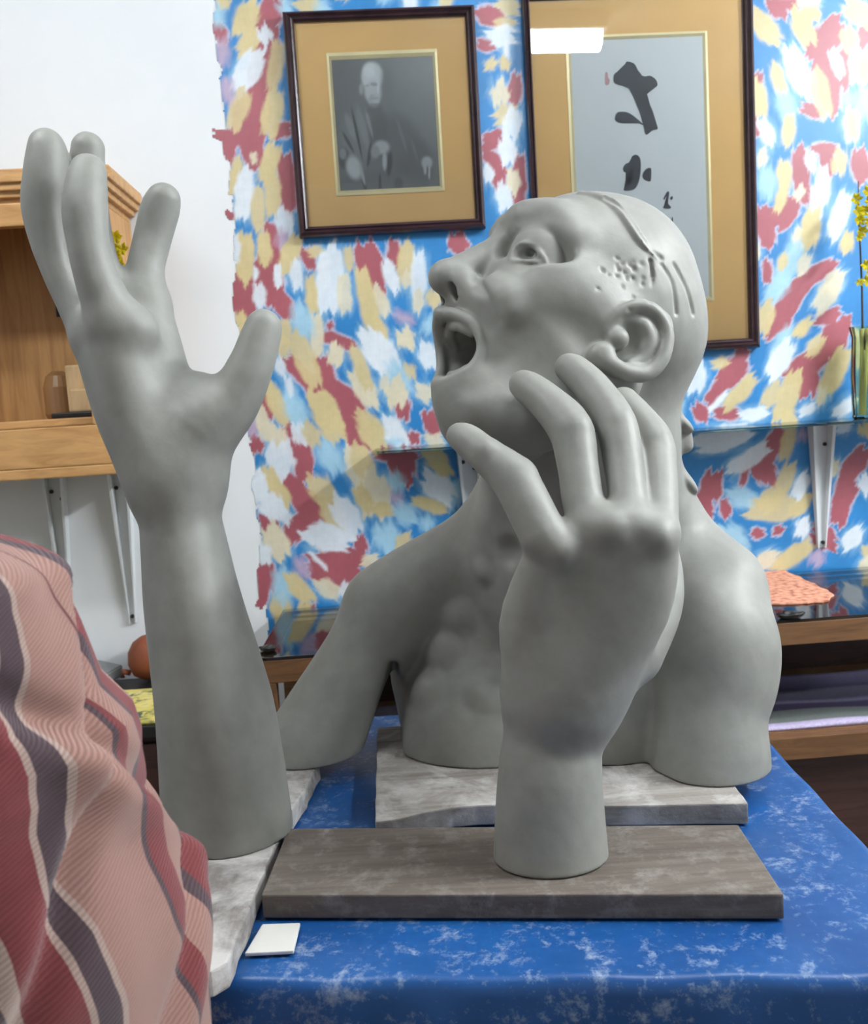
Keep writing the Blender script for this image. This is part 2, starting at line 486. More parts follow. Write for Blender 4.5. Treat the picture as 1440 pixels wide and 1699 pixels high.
def build_mural():
    st = 0.0035
    s = np.arange(-0.46, 1.40, st)
    z = np.arange(0.70, 2.655, st)
    Sg, Zg = np.meshgrid(s, z, indexing='ij')
    col = np.empty(Sg.shape + (3,))
    tone = 0.5 + 0.5 * noise2(Sg, Zg, 22, 1)
    col[:] = np.array(PAINT['B'][:3])
    col *= (0.88 + 0.24 * tone)[..., None]
    wx = Sg + 0.004 * noise2(Sg, Zg, 70, 2) + 0.0014 * noise2(Sg, Zg, 420, 3)
    wz = Zg + 0.005 * noise2(Sg, Zg, 70, 4) + 0.0014 * noise2(Sg, Zg, 420, 6)
    items = []
    for (ox, oy, k), txt in DAUBS:
        for it in txt.split():
            v = [float(q) for q in it[1:].split(',')]
            a = wall(ox + v[0] * k, oy + v[1] * k)
            b = wall(ox + v[2] * k, oy + v[3] * k)
            items.append((it[0], a, b, v[4] * k * 2.3 / FPX * (1.14 if it[0] == 'R' else 1.10)))
    # daubs where the bust and the frames hide the wall, and above the picture
    r = np.random.default_rng(11)
    hidden = []
    for i in range(520):
        c = (r.uniform(-0.4, 1.38), r.uniform(0.7, 2.6))
        if c[1] < 2.30 and min(math.hypot(c[0] - q[1][0], c[1] - q[1][1]) for q in items) < 0.062:
            continue
        if c[0] > 1.05 or c[1] > 2.28 or True:
            an = math.radians(r.uniform(50, 110))
            ln = r.uniform(0.02, 0.07)
            hidden.append((r.choice(list('RRRYYYWWLC')), c, (c[0] + ln * math.cos(an), c[1] + ln * math.sin(an)), r.uniform(0.012, 0.026)))
    items = hidden + items

    def dist(a, b, w_):
        m = w_ * 1.6 + 0.03
        i0, i1 = np.searchsorted(s, [min(a[0], b[0]) - m, max(a[0], b[0]) + m])
        j0, j1 = np.searchsorted(z, [min(a[1], b[1]) - m, max(a[1], b[1]) + m])
        sl = (slice(i0, i1), slice(j0, j1))
        dx, dz = b[0] - a[0], b[1] - a[1]
        L2 = dx * dx + dz * dz + 1e-9
        L_ = math.sqrt(L2)
        al_ = ((wx[sl] - a[0]) * dx + (wz[sl] - a[1]) * dz) / L_
        ac = ((wx[sl] - a[0]) * dz - (wz[sl] - a[1]) * dx) / L_
        ph = a[0] * 97 + b[1] * 53
        al_ = al_ + .28 * w_ * (np.sin(ac * 5.5 / w_ + ph) + .6 * np.sin(ac * 13 / w_ + 2 * ph))     # ragged brush ends
        tc = np.clip(al_, 0, L_)
        d = np.hypot(al_ - tc, ac)
        return sl, d - w_ * (1 - 0.22 * np.abs(2 * tc / L_ - 1) ** 2)

    def put(k, a, b, w_, soft, grow=0.0, c=None, amt=1.0):
        sl, d = dist(a, b, w_)
        if d.size == 0:
            return
        al = np.clip(0.5 - (d - grow) / soft, 0, 1)[..., None] * amt
        base = np.array(PAINT[k][:3]) if c is None else np.array(c)
        base = base * (0.90 + 0.2 * tone[sl])[..., None]
        col[sl] = col[sl] * (1 - al) + base * al

    for k, a, b, w_ in items:      # pale scumble round the light daubs
        if k in 'WLC':
            put('L', a, b, w_, 0.020, 0.006, None, .5)
        elif k == 'Y':
            put('C', a, b, w_, 0.010, 0.003, None, .4)
    for k, a, b, w_ in items:
        if k == 'R':
            put(k, a, b, w_, 0.006, 0.0038, (0.60, 0.58, 0.68), .85)
    for k, a, b, w_ in items:
        if k == 'R':
            put(k, a, b, w_, 0.0055)
    for i, (k, a, b, w_) in enumerate(items):
        if k != 'R':
            put(k, a, b, w_ * 0.98, 0.007 if k in 'YWC' else 0.018, amt=(0.92 + .08 * math.sin(i * 7)) if k in 'YWC' else 0.85)
    # dry-brush streaks
    stre = noise2(Sg * 1.0 + 0.2 * Zg, Zg * 0.12, 900, 8)
    col *= (1 + 0.05 * stre)[..., None]
    edge = -0.418 + 0.008 * noise2(Sg * 0, Zg, 60, 9) + 0.004 * noise2(Sg * 0, Zg, 190, 10)
    keep = Sg > edge
    for k, a, b, w_ in items:          # tongues of paint that stray over the edge
        if a[0] < -0.37:
            sl, d = dist(a, b, w_)
            if d.size:
                keep[sl] |= (d < 0)
    nx, nz = Sg.shape
    X = WB[0] + WA[0] * Sg + WN[0] * 0.0012
    Y = WB[1] + WA[1] * Sg + WN[1] * 0.0012
    V = np.stack([X, Y, Zg], -1).reshape(-1, 3)
    I = np.arange(nx * nz).reshape(nx, nz)
    kf = keep[:-1, :-1] & keep[1:, :-1] & keep[1:, 1:] & keep[:-1, 1:]
    F = np.stack([I[:-1, :-1], I[1:, :-1], I[1:, 1:], I[:-1, 1:]], -1)[kf]
    used = np.zeros(nx * nz, bool)
    used[F.ravel()] = True
    remap = np.cumsum(used) - 1
    o = quadmesh('mural_paint', V[used], remap[F], attr_mat('mural_paint', 0.42, 0.06), wall_back)
    set_colors(o, col.reshape(-1, 3)[used])
    return o


def quadmesh(name, V, F, mat, parent=None, smooth=True):
    me = bpy.data.meshes.new(name)
    k = F.shape[1]
    me.vertices.add(len(V))
    me.vertices.foreach_set('co', np.asarray(V, np.float32).ravel())
    me.loops.add(F.size)
    me.loops.foreach_set('vertex_index', F.ravel().astype(np.int32))
    me.polygons.add(len(F))
    me.polygons.foreach_set('loop_start', np.arange(0, F.size, k, dtype=np.int32))
    me.polygons.foreach_set('use_smooth', np.full(len(F), smooth))
    me.update(calc_edges=True)
    me.validate()
    me.materials.append(mat)
    o = bpy.data.objects.new(name, me)
    COL.objects.link(o)
    if parent:
        o.parent = parent
    return o


build_mural()

# ================================================================== pictures on the wall
def rect(corners):
    q = [wall(*c) for c in corners]          # TL TR BR BL
    return ((q[0][0] + q[3][0]) / 2, (q[1][0] + q[2][0]) / 2, (q[2][1] + q[3][1]) / 2, (q[0][1] + q[1][1]) / 2)


def ring(bm, R, r, prof):
    """mitred frame: R outer rect, r inner rect (s0,s1,z0,z1); prof list of (t, off) from outer to inner"""
    loops = []
    for t, off in prof:
        s0, s1, z0, z1 = [R[i] + (r[i] - R[i]) * t for i in range(4)]
        loops.append([bm.verts.new(wp(s, z, off)) for s, z in ((s0, z0), (s1, z0), (s1, z1), (s0, z1))])
    loops.append(loops[0])
    for a, b in zip(loops, loops[1:]):
        for i in range(4):
            bm.faces.new((a[i], a[(i + 1) % 4], b[(i + 1) % 4], b[i]))


def panel(name, r, off, mat, parent, thick=0.002):
    bm = bmesh.new()
    wbox(bm, r[0], r[1], r[2], r[3], off - thick, off)
    return frombm(name, bm, mat, parent)


PROF = [(0, 0.003), (0, 0.020), (0.12, 0.027), (0.36, 0.031), (0.52, 0.026), (0.60, 0.024), (0.72, 0.028), (0.86, 0.026), (1, 0.020), (1, 0.003)]


def picture(name, label, outer, inner, gold, art):
    t = thing(name, label, 'picture')
    bm = bmesh.new(); ring(bm, outer, inner, PROF)
    frombm('frame', bm, M['frame_wood'], t)
    m_ = [inner[0] - .004, inner[1] + .004, inner[2] - .004, inner[3] + .004]
    bm = bmesh.new(); ring(bm, m_, gold, [(0, 0.006), (0, 0.011), (1, 0.011), (1, 0.006)])
    frombm('mat_board', bm, M['mat_card'], t)
    bm = bmesh.new(); ring(bm, gold, art, [(0, 0.006), (0, 0.013), (0.5, 0.0135), (1, 0.010), (1, 0.006)])
    frombm('gold_fillet', bm, M['gold'], t)
    panel('glass_pane', m_, 0.0165, M['pane'], t, 0.0008)
    return t


o1 = rect([(470, 30), (786, 12), (803, 379), (498, 398)])
i1 = rect([(489, 45), (772, 29), (786, 364), (513, 380)])
g1 = rect([(541, 94), (725, 83), (736, 318), (559, 328)])
a1 = rect([(550, 104), (718, 95.5), (728, 309), (565, 320)])
t1 = picture('framed_portrait', 'black-framed grey photograph of a seated bald man in a robe', o1, i1, g1, a1)


def portrait():
    n, m = 118, 142
    u, v = np.meshgrid(np.linspace(0, 1, n), np.linspace(0, 1, m), indexing='ij')   # v down
    cx = 130 + 1120 * u + 75 * v          # sketch coordinates
    cy = 225 + 1395 * v - 45 * u
    g = 96 + 34 * u * (1 - v) + 10 * np.exp(-((u - .85) ** 2 + (v - .1) ** 2) * 12)

    def blob(x, y, rx, ry, val, amt=1.0, rot=0.0, soft=0.35):
        nonlocal g
        c_, s_ = math.cos(rot), math.sin(rot)
        a = ((cx - x) * c_ + (cy - y) * s_) / rx
        b = (-(cx - x) * s_ + (cy - y) * c_) / ry
        k = np.clip((1 + soft - np.hypot(a, b)) / (2 * soft), 0, 1)
        k = k * k * (3 - 2 * k) * amt
        g = g * (1 - k) + val * k
    # robe
    blob(620, 1280, 430, 480, 98); blob(420, 1060, 220, 320, 108, 1, 0.2); blob(900, 1180, 240, 380, 92, 1, -0.4)
    blob(1060, 1350, 200, 260, 86); blob(640, 1000, 110, 240, 88); blob(640, 1560, 420, 150, 92)
    blob(330, 930, 40, 150, 124, .8, -0.35); blob(470, 960, 40, 240, 120, .9, -0.25); blob(400, 1000, 14, 260, 58, .9, -0.2)
    blob(300, 1090, 18, 120, 62, .8, -0.5); blob(540, 900, 18, 150, 130, .8, -0.25); blob(535, 1230, 20, 130, 60, .8, 0.15)
    blob(760, 1330, 30, 130, 62, .9, 0.1); blob(250, 1270, 60, 110, 62, .8); blob(470, 1520, 20, 130, 58, .8, -0.2)
    blob(900, 1020, 18, 190, 112, .6, -0.3); blob(1040, 1180, 16, 120, 112, .5, -0.3); blob(860, 1540, 50, 60, 70, .7)
    blob(650, 1560, 16, 120, 56, .8)
    # head: dome, cheeks narrowing to the chin
    blob(600, 735, 85, 80, 92); blob(455, 530, 24, 62, 140); blob(580, 400, 122, 158, 180, 1, 0, .2); blob(588, 560, 98, 120, 170, 1, 0, .25); blob(596, 650, 62, 70, 160, 1, 0, .3)
    blob(735, 520, 56, 200, 108, .8, 0, .9); blob(545, 330, 70, 80, 198, .6); blob(598, 478, 40, 20, 118, .6, .1); blob(520, 492, 26, 14, 130, .5)
    blob(644, 520, 10, 60, 204, .5); blob(600, 628, 46, 12, 130, .5); blob(600, 705, 90, 26, 104, .7); blob(560, 640, 26, 60, 140, .5, .3)
    # hands
    blob(670, 1150, 90, 75, 150); blob(600, 1200, 50, 70, 128); blob(705, 1300, 26, 100, 150)
    blob(360, 1370, 85, 130, 156, 1, -0.3); blob(455, 1450, 18, 110, 140, 1, -0.25); blob(240, 1220, 40, 60, 140, .7)
    blob(1180, 1320, 62, 70, 150); blob(1160, 1390, 18, 60, 150); blob(1205, 1420, 14, 80, 150); blob(1185, 1400, 8, 50, 70, .8)
    g = g * 1.14 / 255.0
    lin = np.where(g <= .04045, g / 12.92, ((g + .055) / 1.055) ** 2.4)
    col = np.stack([lin * 0.93, lin * 1.0, lin * 1.06], -1)
    s0, s1, z0, z1 = a1
    V = np.array([wp(s0 + (s1 - s0) * a, z1 - (z1 - z0) * b, 0.009) for a, b in zip(u.ravel(), v.ravel())])
    I = np.arange(n * m).reshape(n, m)
    F = np.stack([I[:-1, :-1], I[:-1, 1:], I[1:, 1:], I[1:, :-1]], -1).reshape(-1, 4)
    o = quadmesh('photo_print', V, F, attr_mat('photo_print', 0.5), t1)
    set_colors(o, col.reshape(-1, 3))


portrait()
# the portrait hangs with its top a little off the wall
_p = Matrix.Translation(wp(o1[0], o1[2], .003))
t1.matrix_world = _p @ Matrix.Rotation(math.radians(0.5), 4, Vector((WA[0], WA[1], 0))) @ _p.inverted()

o2 = list(rect([(862, -14), (1243, -26), (1252, 576), (898, 600)]))
i2 = list(rect([(876, 4), (1226, -2), (1236, 562), (902, 582)]))
g2 = list(rect([(936, 72), (1169, 56), (1175, 502), (962, 520)]))
o2[0] = wall(863, 42)[0] + .004; o2[1] = wall(1244, 42)[0]
o2[2] = wall(1200, 580)[1]; o2[3] = wall(1050, -20)[1]
i2[0] = wall(877, 42)[0]; i2[1] = wall(1227, 42)[0]
i2[2] = wall(1200, 564)[1]; i2[3] = wall(1050, -1)[1]
g2[0] = wall(937, 96)[0]; g2[1] = wall(1170, 58)[0]; g2[2] = wall(1173, 500)[1]; g2[3] = wall(1100, 57)[1]
a2 = [g2[0] + .012, g2[1] - .010, g2[2] + .010, g2[3] - .010]
t2 = picture('framed_calligraphy', 'tall black-framed sheet of brush calligraphy on a tan mat', o2, i2, g2, a2)
panel('paper', a2, 0.009, M['paper'], t2)


def ink(name, polys, mat):
    bm = bmesh.new()
    for pl in polys:
        # smooth closed outline
        q = [np.array(wall(960 + .1884 * x, 80 + .1884 * y)) for x, y in pl]
        n = len(q)
        pts = []
        for i in range(n):
            p0, p1, p2, p3 = q[i - 1], q[i], q[(i + 1) % n], q[(i + 2) % n]
            for t in (0, .25, .5, .75):
                pts.append(0.5 * (2 * p1 + (p2 - p0) * t + (2 * p0 - 5 * p1 + 4 * p2 - p3) * t * t + (3 * p1 - p0 - 3 * p2 + p3) * t ** 3))
        vs = [bm.verts.new(wp(a[0], a[1], 0.0096)) for a in pts]
        f = bm.faces.new(vs)
    bmesh.ops.triangulate(bm, faces=bm.faces[:])
    frombm(name, bm, mat, t2)


ink('ink_stroke', [[(420, 130), (480, 150), (520, 220), (560, 260), (620, 255), (670, 290), (682, 340), (640, 370), (590, 405), (600, 470), (640, 560), (670, 660), (685, 720), (640, 735), (582, 772), (560, 700), (530, 590), (490, 490), (440, 380), (400, 350), (340, 335), (300, 310), (300, 250), (330, 220), (375, 200), (400, 150)],
                   [(310, 625), (330, 578), (390, 570), (450, 590), (520, 645), (562, 690), (500, 665), (430, 662), (370, 672), (322, 655)]], M['ink'])
ink('ink_stroke', [[(460, 962), (500, 948), (533, 985), (536, 1080), (520, 1180), (480, 1250), (400, 1264), (390, 1242), (440, 1220), (458, 1150), (466, 1065), (440, 1092), (395, 1102), (380, 1070), (400, 1030), (440, 1010)],
                   [(580, 1075), (625, 1065), (628, 1130), (620, 1180), (572, 1168), (550, 1130)]], M['ink'])
ink('ink_stroke', [[(540, 1370), (600, 1390), (660, 1450), (712, 1462), (716, 1480), (690, 1500), (640, 1470), (590, 1410)],
                   [(735, 1330), (770, 1270), (786, 1285), (776, 1370), (802, 1405), (790, 1420), (740, 1418), (735, 1400), (762, 1380), (765, 1310), (745, 1340)],
                   [(795, 1325), (812, 1310), (818, 1330), (800, 1345)],
                   [(752, 1570), (780, 1555), (800, 1560), (808, 1500), (818, 1500), (822, 1560), (834, 1640), (815, 1620), (800, 1590), (770, 1610), (760, 1590)]], M['ink'])
ink('red_stamp', [[(225, 232), (245, 228), (250, 270), (264, 290), (255, 330), (225, 328)]], M['red_ink'])


# ================================================================== shelf brackets
def bracket_parts(t, s, ztop, zbot, w0=0.058, w1=0.020, reach=0.15, lean=0.0):
    bm = bmesh.new()
    n = 8
    # channel: back plate on the wall, two tapering cheeks standing off it
    def at(k):
        z = ztop + (zbot - ztop) * k
        return s + lean * k, z, w0 + (w1 - w0) * k, 0.012 + (.034 - 0.012) * (1 - k)
    L = []
    for i in range(n + 1):
        c, z, w, d = at(i / n)
        L.append([bm.verts.new(wp(c + sx * w / 2, z, off)) for sx, off in ((-1, 0.0), (-1, d), (-.72, d), (-.72, .004), (.72, .004), (.72, d), (1, d), (1, 0.0))])
    for a, b in zip(L, L[1:]):
        for i in range(8):
            bm.faces.new((a[i], a[(i + 1) % 8], b[(i + 1) % 8], b[i]))
    bm.faces.new(L[0][::-1]); bm.faces.new(L[-1])
    frombm('bracket_body', bm, M['white_metal'], t)
    bm = bmesh.new(); wbox(bm, s - w0 / 2, s + w0 / 2, ztop - 0.002, ztop + 0.001, 0.0, reach)
    frombm('bracket_arm', bm, M['white_metal'], t)
    for ds, kz, off in ((-.26, .12, .0045), (.24, .17, .0045), (0.05, .955, 0.012)):
        c, z, w, d = at(kz)
        bm = bmesh.new()
        o_ = np.array(wp(c + ds * w, z, 0.0))
        tube(bm, [o_ + WN * (off - .002), o_ + WN * (off + .003)], 0.0048, 12)
        frombm('screw', bm, M['screw'], t)


def bracket(label, s, ztop, zbot, **k):
    t = thing('shelf_bracket', label, 'bracket', group='white shelf brackets')
    bracket_parts(t, s, ztop, zbot, **k)
    return t


GS = rect([(625, 743), (1440, 688), (1440, 692), (625, 747)])
zg = 1.236
bracket('white tapered bracket under the right end of the glass shelf', wall(1358, 720)[0], zg - 0.004, wall(1360, 908)[1], reach=0.12)
bracket('white tapered bracket under the glass shelf, beside the bust\'s neck', wall(777, 760)[0], zg - 0.004, wall(784, 960)[1], reach=0.12)
ZC = 1.232   # underside of the cupboard
bracket('white bracket under the pine cupboard, left of its pair', wall(100, 815)[0] - .006, ZC - .002, wall(117, 1036)[1], w0=0.05, w1=0.014, reach=0.16, lean=-.004)
bracket('white bracket under the pine cupboard, half behind the raised clay arm', wall(203, 810)[0], ZC - .002, wall(221, 1032)[1], w0=0.05, w1=0.014, reach=0.16, lean=-.004)
bm = bmesh.new(); wbox(bm, wall(625, 745)[0], 1.45, zg - .003, zg + .003, 0.002, 0.15, 0.001)
tag(frombm('glass_shelf', bm, M['shelf_glass']), 'clear glass shelf with a dark edge on the painted wall', 'shelf')

# ------------------------------------------------------------------ pine cupboard
CS1 = -0.650; CS0 = -1.25; CD = 0.25; CT = 1.815
cup = thing('pine_cupboard', 'open pine wall cupboard with a cornice, behind the raised hand', 'cupboard')


def cup_part(name, s0, s1, z0, z1, a, b, mat='pine', bev=0.003, parent=None):
    bm = bmesh.new(); wbox(bm, s0, s1, z0, z1, a, b, bev)
    return frombm(name, bm, M[mat], parent or cup)


cup_part('bottom_board', CS0, CS1, ZC, ZC + .022, 0.002, CD)
cup_part('front_rail', CS0, CS1, ZC + .022, ZC + .105, CD - .022, CD)
cup_part('side_panel', CS1 - .022, CS1, ZC + .105, CT - .03, 0.002, CD, 'pine_v')
cup_part('side_panel', CS0, CS0 + .022, ZC + .105, CT - .03, 0.002, CD, 'pine_v')
cup_part('back_panel', CS0 + .022, CS1 - .022, ZC + .022, CT - .03, 0.002, .012, 'pine_v', 0.0)
cup_part('front_stile', CS1 - .060, CS1 - .0225, ZC + .105, CT - .075, CD - .020, CD + .001, 'pine_v')
cup_part('upper_rail', CS0, CS1 + .006, CT - .073, CT - .028, CD - .020, CD + .008)
cup_part('top_board', CS0, CS1, CT - .03, CT - .005, 0.002, CD)
bm = bmesh.new()
for dz, e in ((0.0, .012), (.012, .022), (.026, .030)):
    wbox(bm, CS0 - .01, CS1 + e, CT - .005 + dz - .013, CT - .005 + dz + .0125, 0.002, CD + e, .003)
frombm('cornice', bm, M['pine'], cup)
cup_part('inner_shelf', CS0 + .022, CS1 - .06, ZC + .105, ZC + .122, .012, CD - .03)
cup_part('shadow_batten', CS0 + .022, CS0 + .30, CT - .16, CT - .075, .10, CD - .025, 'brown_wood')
zs = ZC + .122


def wsp(px, py, off):
    return wall(px, py, off)


# things in the cupboard
s_, z_ = wsp(146, 690, .15)
t = thing('wooden_tablet', 'pale wooden tablet on a black stand in the pine cupboard', 'ornament')
bm = bmesh.new(); wbox(bm, s_ - .062, s_ + .058, zs, zs + .012, .12, .20, .003)
frombm('black_stand', bm, M['black'], t)
bm = bmesh.new(); wbox(bm, s_ - .035, s_ + .035, zs + .012, zs + .112, .135, .165, .004)
frombm('tablet', bm, M['pale_wood'], t)
bm = bmesh.new(); wbox(bm, s_ - .022, s_ + .044, zs + .012, zs + .060, .166, .190, .004)
frombm('front_block', bm, M['pale_wood'], t)
s_, z_ = wsp(97, 680, .09)
bm = bmesh.new(); lathe(bm, wp(s_, zs, .07), [(.030, 0), (.034, .01), (.034, .07), (.026, .095), (.012, .105)], 20)
tag(frombm('round_jar', bm, plain('amber_jar', srgb(150, 112, 74), .2)), 'small round brown jar behind the wooden tablet in the cupboard', 'jar')
s_, z_ = wsp(104, 505, .014)
t = thing('small_picture', 'tiny black-framed white card on the back of the cupboard', 'picture')
R_ = [s_ - .014, s_ + .05, z_ - .028, z_ + .045]
bm = bmesh.new(); ring(bm, R_, [R_[0] + .009, R_[1] - .009, R_[2] + .009, R_[3] - .009], [(0, .012), (0, .022), (1, .022), (1, .012)])
frombm('frame', bm, M['black'], t)
panel('card', [R_[0] + .008, R_[1] - .008, R_[2] + .008, R_[3] - .008], .016, M['paper'], t)


# flowers
def blossom(parent, c, r, seed):
    rr = random.Random(seed)
    bm = bmesh.new()
    c = np.array(c)
    for k in range(6):
        a = k * math.pi / 3 + rr.uniform(-.2, .2)
        d = np.array([math.cos(a) * .9, -.45 + rr.uniform(-.2, .2), math.sin(a) * .9])
        e = np.cross(d, (0, 1, 0)); e /= np.linalg.norm(e)
        v = [bm.verts.new(c), bm.verts.new(c + d * r * .55 + e * r * .30), bm.verts.new(c + d * r * 1.05 + np.array([0, -.1 * r, 0])), bm.verts.new(c + d * r * .55 - e * r * .30),
             bm.verts.new(c + d * r * .55 + np.array([0, -.18 * r, 0]))]
        for q in ((0, 1, 4), (1, 2, 4), (2, 3, 4), (3, 0, 4)):
            bm.faces.new([v[i] for i in q])
    bmesh.ops.solidify(bm, geom=bm.faces[:], thickness=r * .07)
    frombm('blossom', bm, M['yellow'], parent)


t = thing('yellow_orchid', 'yellow flower spray in a pot inside the pine cupboard, seen between clay fingers', 'flower')
s_, z_ = wsp(196, 420, .17)
base = np.array(wp(s_ - .055, zs, .065))
bm = bmesh.new(); lathe(bm, base, [(.028, 0), (.034, .005), (.040, .07), (.036, .07), (.032, .01)], 18)
frombm('pot', bm, M['black'], t)
bm = bmesh.new(); tube(bm, [base + (0, 0, .05), base + (.02, -.02, .16), np.array(wp(s_ - .005, z_ - .05, .14)), np.array(wp(s_, z_ + .03, .17))], .0025, 6)
frombm('stem', bm, M['green'], t)
for i, (dx, dy) in enumerate([(-4, -26), (-10, -12), (6, -6), (-2, 8), (4, 22), (-6, 30)]):
    a = wsp(196 + dx, 420 + dy, .18)
    blossom(t, wp(a[0], a[1], .178 + .006 * (i % 2)), .018, i)

# orchid in a glass vase on the glass shelf, right edge
t = thing('yellow_orchid', 'yellow orchid spray in a tall glass vase at the right end of the glass shelf', 'flower')
s_, z_ = wsp(1434, 690, .08)
base = np.array(wp(s_ + .004, zg + .003, .08))
bm = bmesh.new(); lathe(bm, base, [(.026, 0), (.030, .004), (.033, .10), (.030, .19), (.036, .215), (.034, .215), (.028, .19), (.030, .10), (.026, .008)], 20)
frombm('vase', bm, glass_mat('vase_glass', (.90, .93, .80, 1), .02), t)
bm = bmesh.new()
for k in range(5):
    a = k * 1.3
    tube(bm, [base + (.012 * math.cos(a), .012 * math.sin(a), .01), base + (.010 * math.cos(a + 1), .010 * math.sin(a + 1), .21)], .004, 6)
frombm('cane', bm, plain('yellow_cane', srgb(196, 194, 140), .5), t)
q = [wsp(1431, 545, .08), wsp(1430, 480, .08), wsp(1427, 410, .08), wsp(1424, 345, .08), wsp(1424, 300, .08)]
bm = bmesh.new(); tube(bm, [base + (0, 0, .16)] + [np.array(wp(a[0], a[1], .08)) for a in q], [.0028, .0026, .0024, .002, .0018, .001], 6)
frombm('stem', bm, M['stem_dark'], t)
for i, (px, py) in enumerate([(1421, 330), (1437, 318), (1418, 352), (1436, 350), (1424, 366), (1438, 372), (1430, 384), (1440, 336), (1420, 396), (1438, 440), (1436, 466), (1420, 470), (1446, 452), (1448, 400)]):
    a = wsp(px, py, .09)
    blossom(t, wp(a[0], a[1], .086 + .008 * (i % 3)), .017 if i not in (8, 11) else .011, 20 + i)

# ================================================================== work table with blue cloth
TZ = 0.80
TP = [(-.378, .894), (.474, .816), (.490, 1.60), (-.360, 1.66)]
tb = thing('work_table', 'wooden work table under the blue plastic cloth', 'table')


def inset(pts, d):
    c = np.mean(pts, axis=0)
    return [tuple(np.array(p) + (c - p) / np.linalg.norm(c - p) * d * 1.414) for p in np.array(pts)]


bm = bmesh.new(); prism(bm, inset(TP, .006), TZ - .034, TZ - .004, .003)
frombm('table_top', bm, M['brown_wood'], tb)
for p in inset(TP, .06):
    bm = bmesh.new(); abox(bm, p[0] - .025, p[0] + .025, p[1] - .025, p[1] + .025, 0, TZ - .034, .004)
    frombm('leg', bm, M['brown_wood'], tb)


def cloth():
    t = NT('blue_plastic_cloth')
    co_ = t.coord()
    a = t.noise(co_, 5, 5, .6)
    base = t.ramp(a, [(.3, srgb(16, 66, 124)), (.7, srgb(26, 84, 146))])
    b = t.noise(co_, 20, 10, .8, .3)
    c = t.noise(co_, 90, 5, .75)
    mm = t.n('ShaderNodeMath', operation='MULTIPLY_ADD')
    t.l(c, mm.inputs[0]); mm.inputs[1].default_value = .55; t.l(b, mm.inputs[2])
    mask = t.ramp(mm.outputs[0], [(.80, (0, 0, 0, 1)), (.98, (.8, .8, .8, 1))])
    t.col(t.mix(mask, base, srgb(148, 164, 186)))
    t.set(Roughness=.36)
    t.bump(t.noise(co_, 8, 3, .5), .35, .012)
    # perimeter with rounded corners
    pts = []
    P4 = np.array(TP)
    for i in range(4):
        p0, p1, p2 = P4[i - 1], P4[i], P4[(i + 1) % 4]
        r = .018
        a_ = p1 + (p0 - p1) / np.linalg.norm(p0 - p1) * r
        b_ = p1 + (p2 - p1) / np.linalg.norm(p2 - p1) * r
        for k in range(7):
            u = k / 6
            pts.append((1 - u) ** 2 * a_ + 2 * u * (1 - u) * p1 + u * u * b_)
        e = p2 + (p1 - p2) / np.linalg.norm(p2 - p1) * r
        for k in range(1, 60):
            pts.append(b_ + (e - b_) * k / 60)
    pts = np.array(pts)
    n = len(pts)
    nrm = np.roll(pts, -1, 0) - np.roll(pts, 1, 0)
    nrm = np.stack([nrm[:, 1], -nrm[:, 0]], 1)
    nrm /= np.linalg.norm(nrm, axis=1)[:, None]
    arc = np.cumsum(np.linalg.norm(pts - np.roll(pts, 1, 0), axis=1))
    V, F = [], []
    rings = [(-.05, 0), (-.02, .0003), (-.008, .0012), (-.002, .0005), (.002, -.003), (.0045, -.008), (.006, -.016)]
    rings += [(.007 + .004 * k / 14, -.016 - .024 * k) for k in range(1, 15)]
    for q, (d, dz) in enumerate(rings):
        sk = max(0, -dz - .012) / .33
        wv = sk * (.022 * np.sin(arc * 21 + .8) + .012 * np.sin(arc * 47 + 2) + .008 * np.sin(arc * 90 + sk * 3))
        fold = sk * .02 * np.exp(-((arc - .38) / .03) ** 2)
        top = .0012 * np.sin(arc * 40) * (1 if q in (2, 3, 4) else 0)
        dd = d + np.abs(wv) * .8 + fold
        for i in range(n):
            V.append((pts[i, 0] + nrm[i, 0] * dd[i], pts[i, 1] + nrm[i, 1] * dd[i], TZ + dz + top[i] if q else TZ))
    for q in range(len(rings) - 1):
        for i in range(n):
            F.append((q * n + i, q * n + (i + 1) % n, (q + 1) * n + (i + 1) % n, (q + 1) * n + i))
    F.append(tuple(range(n)))
    o = mesh('tablecloth', V, F, t.m, None, True)
    bm = bmesh.new(); bm.from_mesh(o.data)
    bmesh.ops.recalc_face_normals(bm, faces=bm.faces[:])
    if bm.faces[:][-1].normal.z < 0:
        bmesh.ops.reverse_faces(bm, faces=bm.faces[:])
    bm.to_mesh(o.data); bm.free()
    tag(o, 'glossy blue plastic tablecloth spotted with dried clay', 'tablecloth')


cloth()
# ------------------------------------------------------------------ planks
BT = .83


def plank(name, pts, label, mat, rough=0.0, seed=1, z0=TZ + .0030, z1=BT, bev=.002):
    """plank with slightly chipped outline"""
    rr = random.Random(seed)
    out = []
    n = len(pts)
    for i in range(n):
        a, b = np.array(pts[i]), np.array(pts[(i + 1) % n])
        m = max(1, int(np.linalg.norm(b - a) / .02)) if rough else 1
        for k in range(m):
            p = a + (b - a) * k / m
            if rough:
                p = p + np.array([rr.uniform(-1, 1), rr.uniform(-1, 1)]) * rough * (1 if k else .3)
            out.append(p)
    bm = bmesh.new(); prism(bm, out, z0, z1, bev)
    return tag(frombm(name, bm, mat), label, 'board')


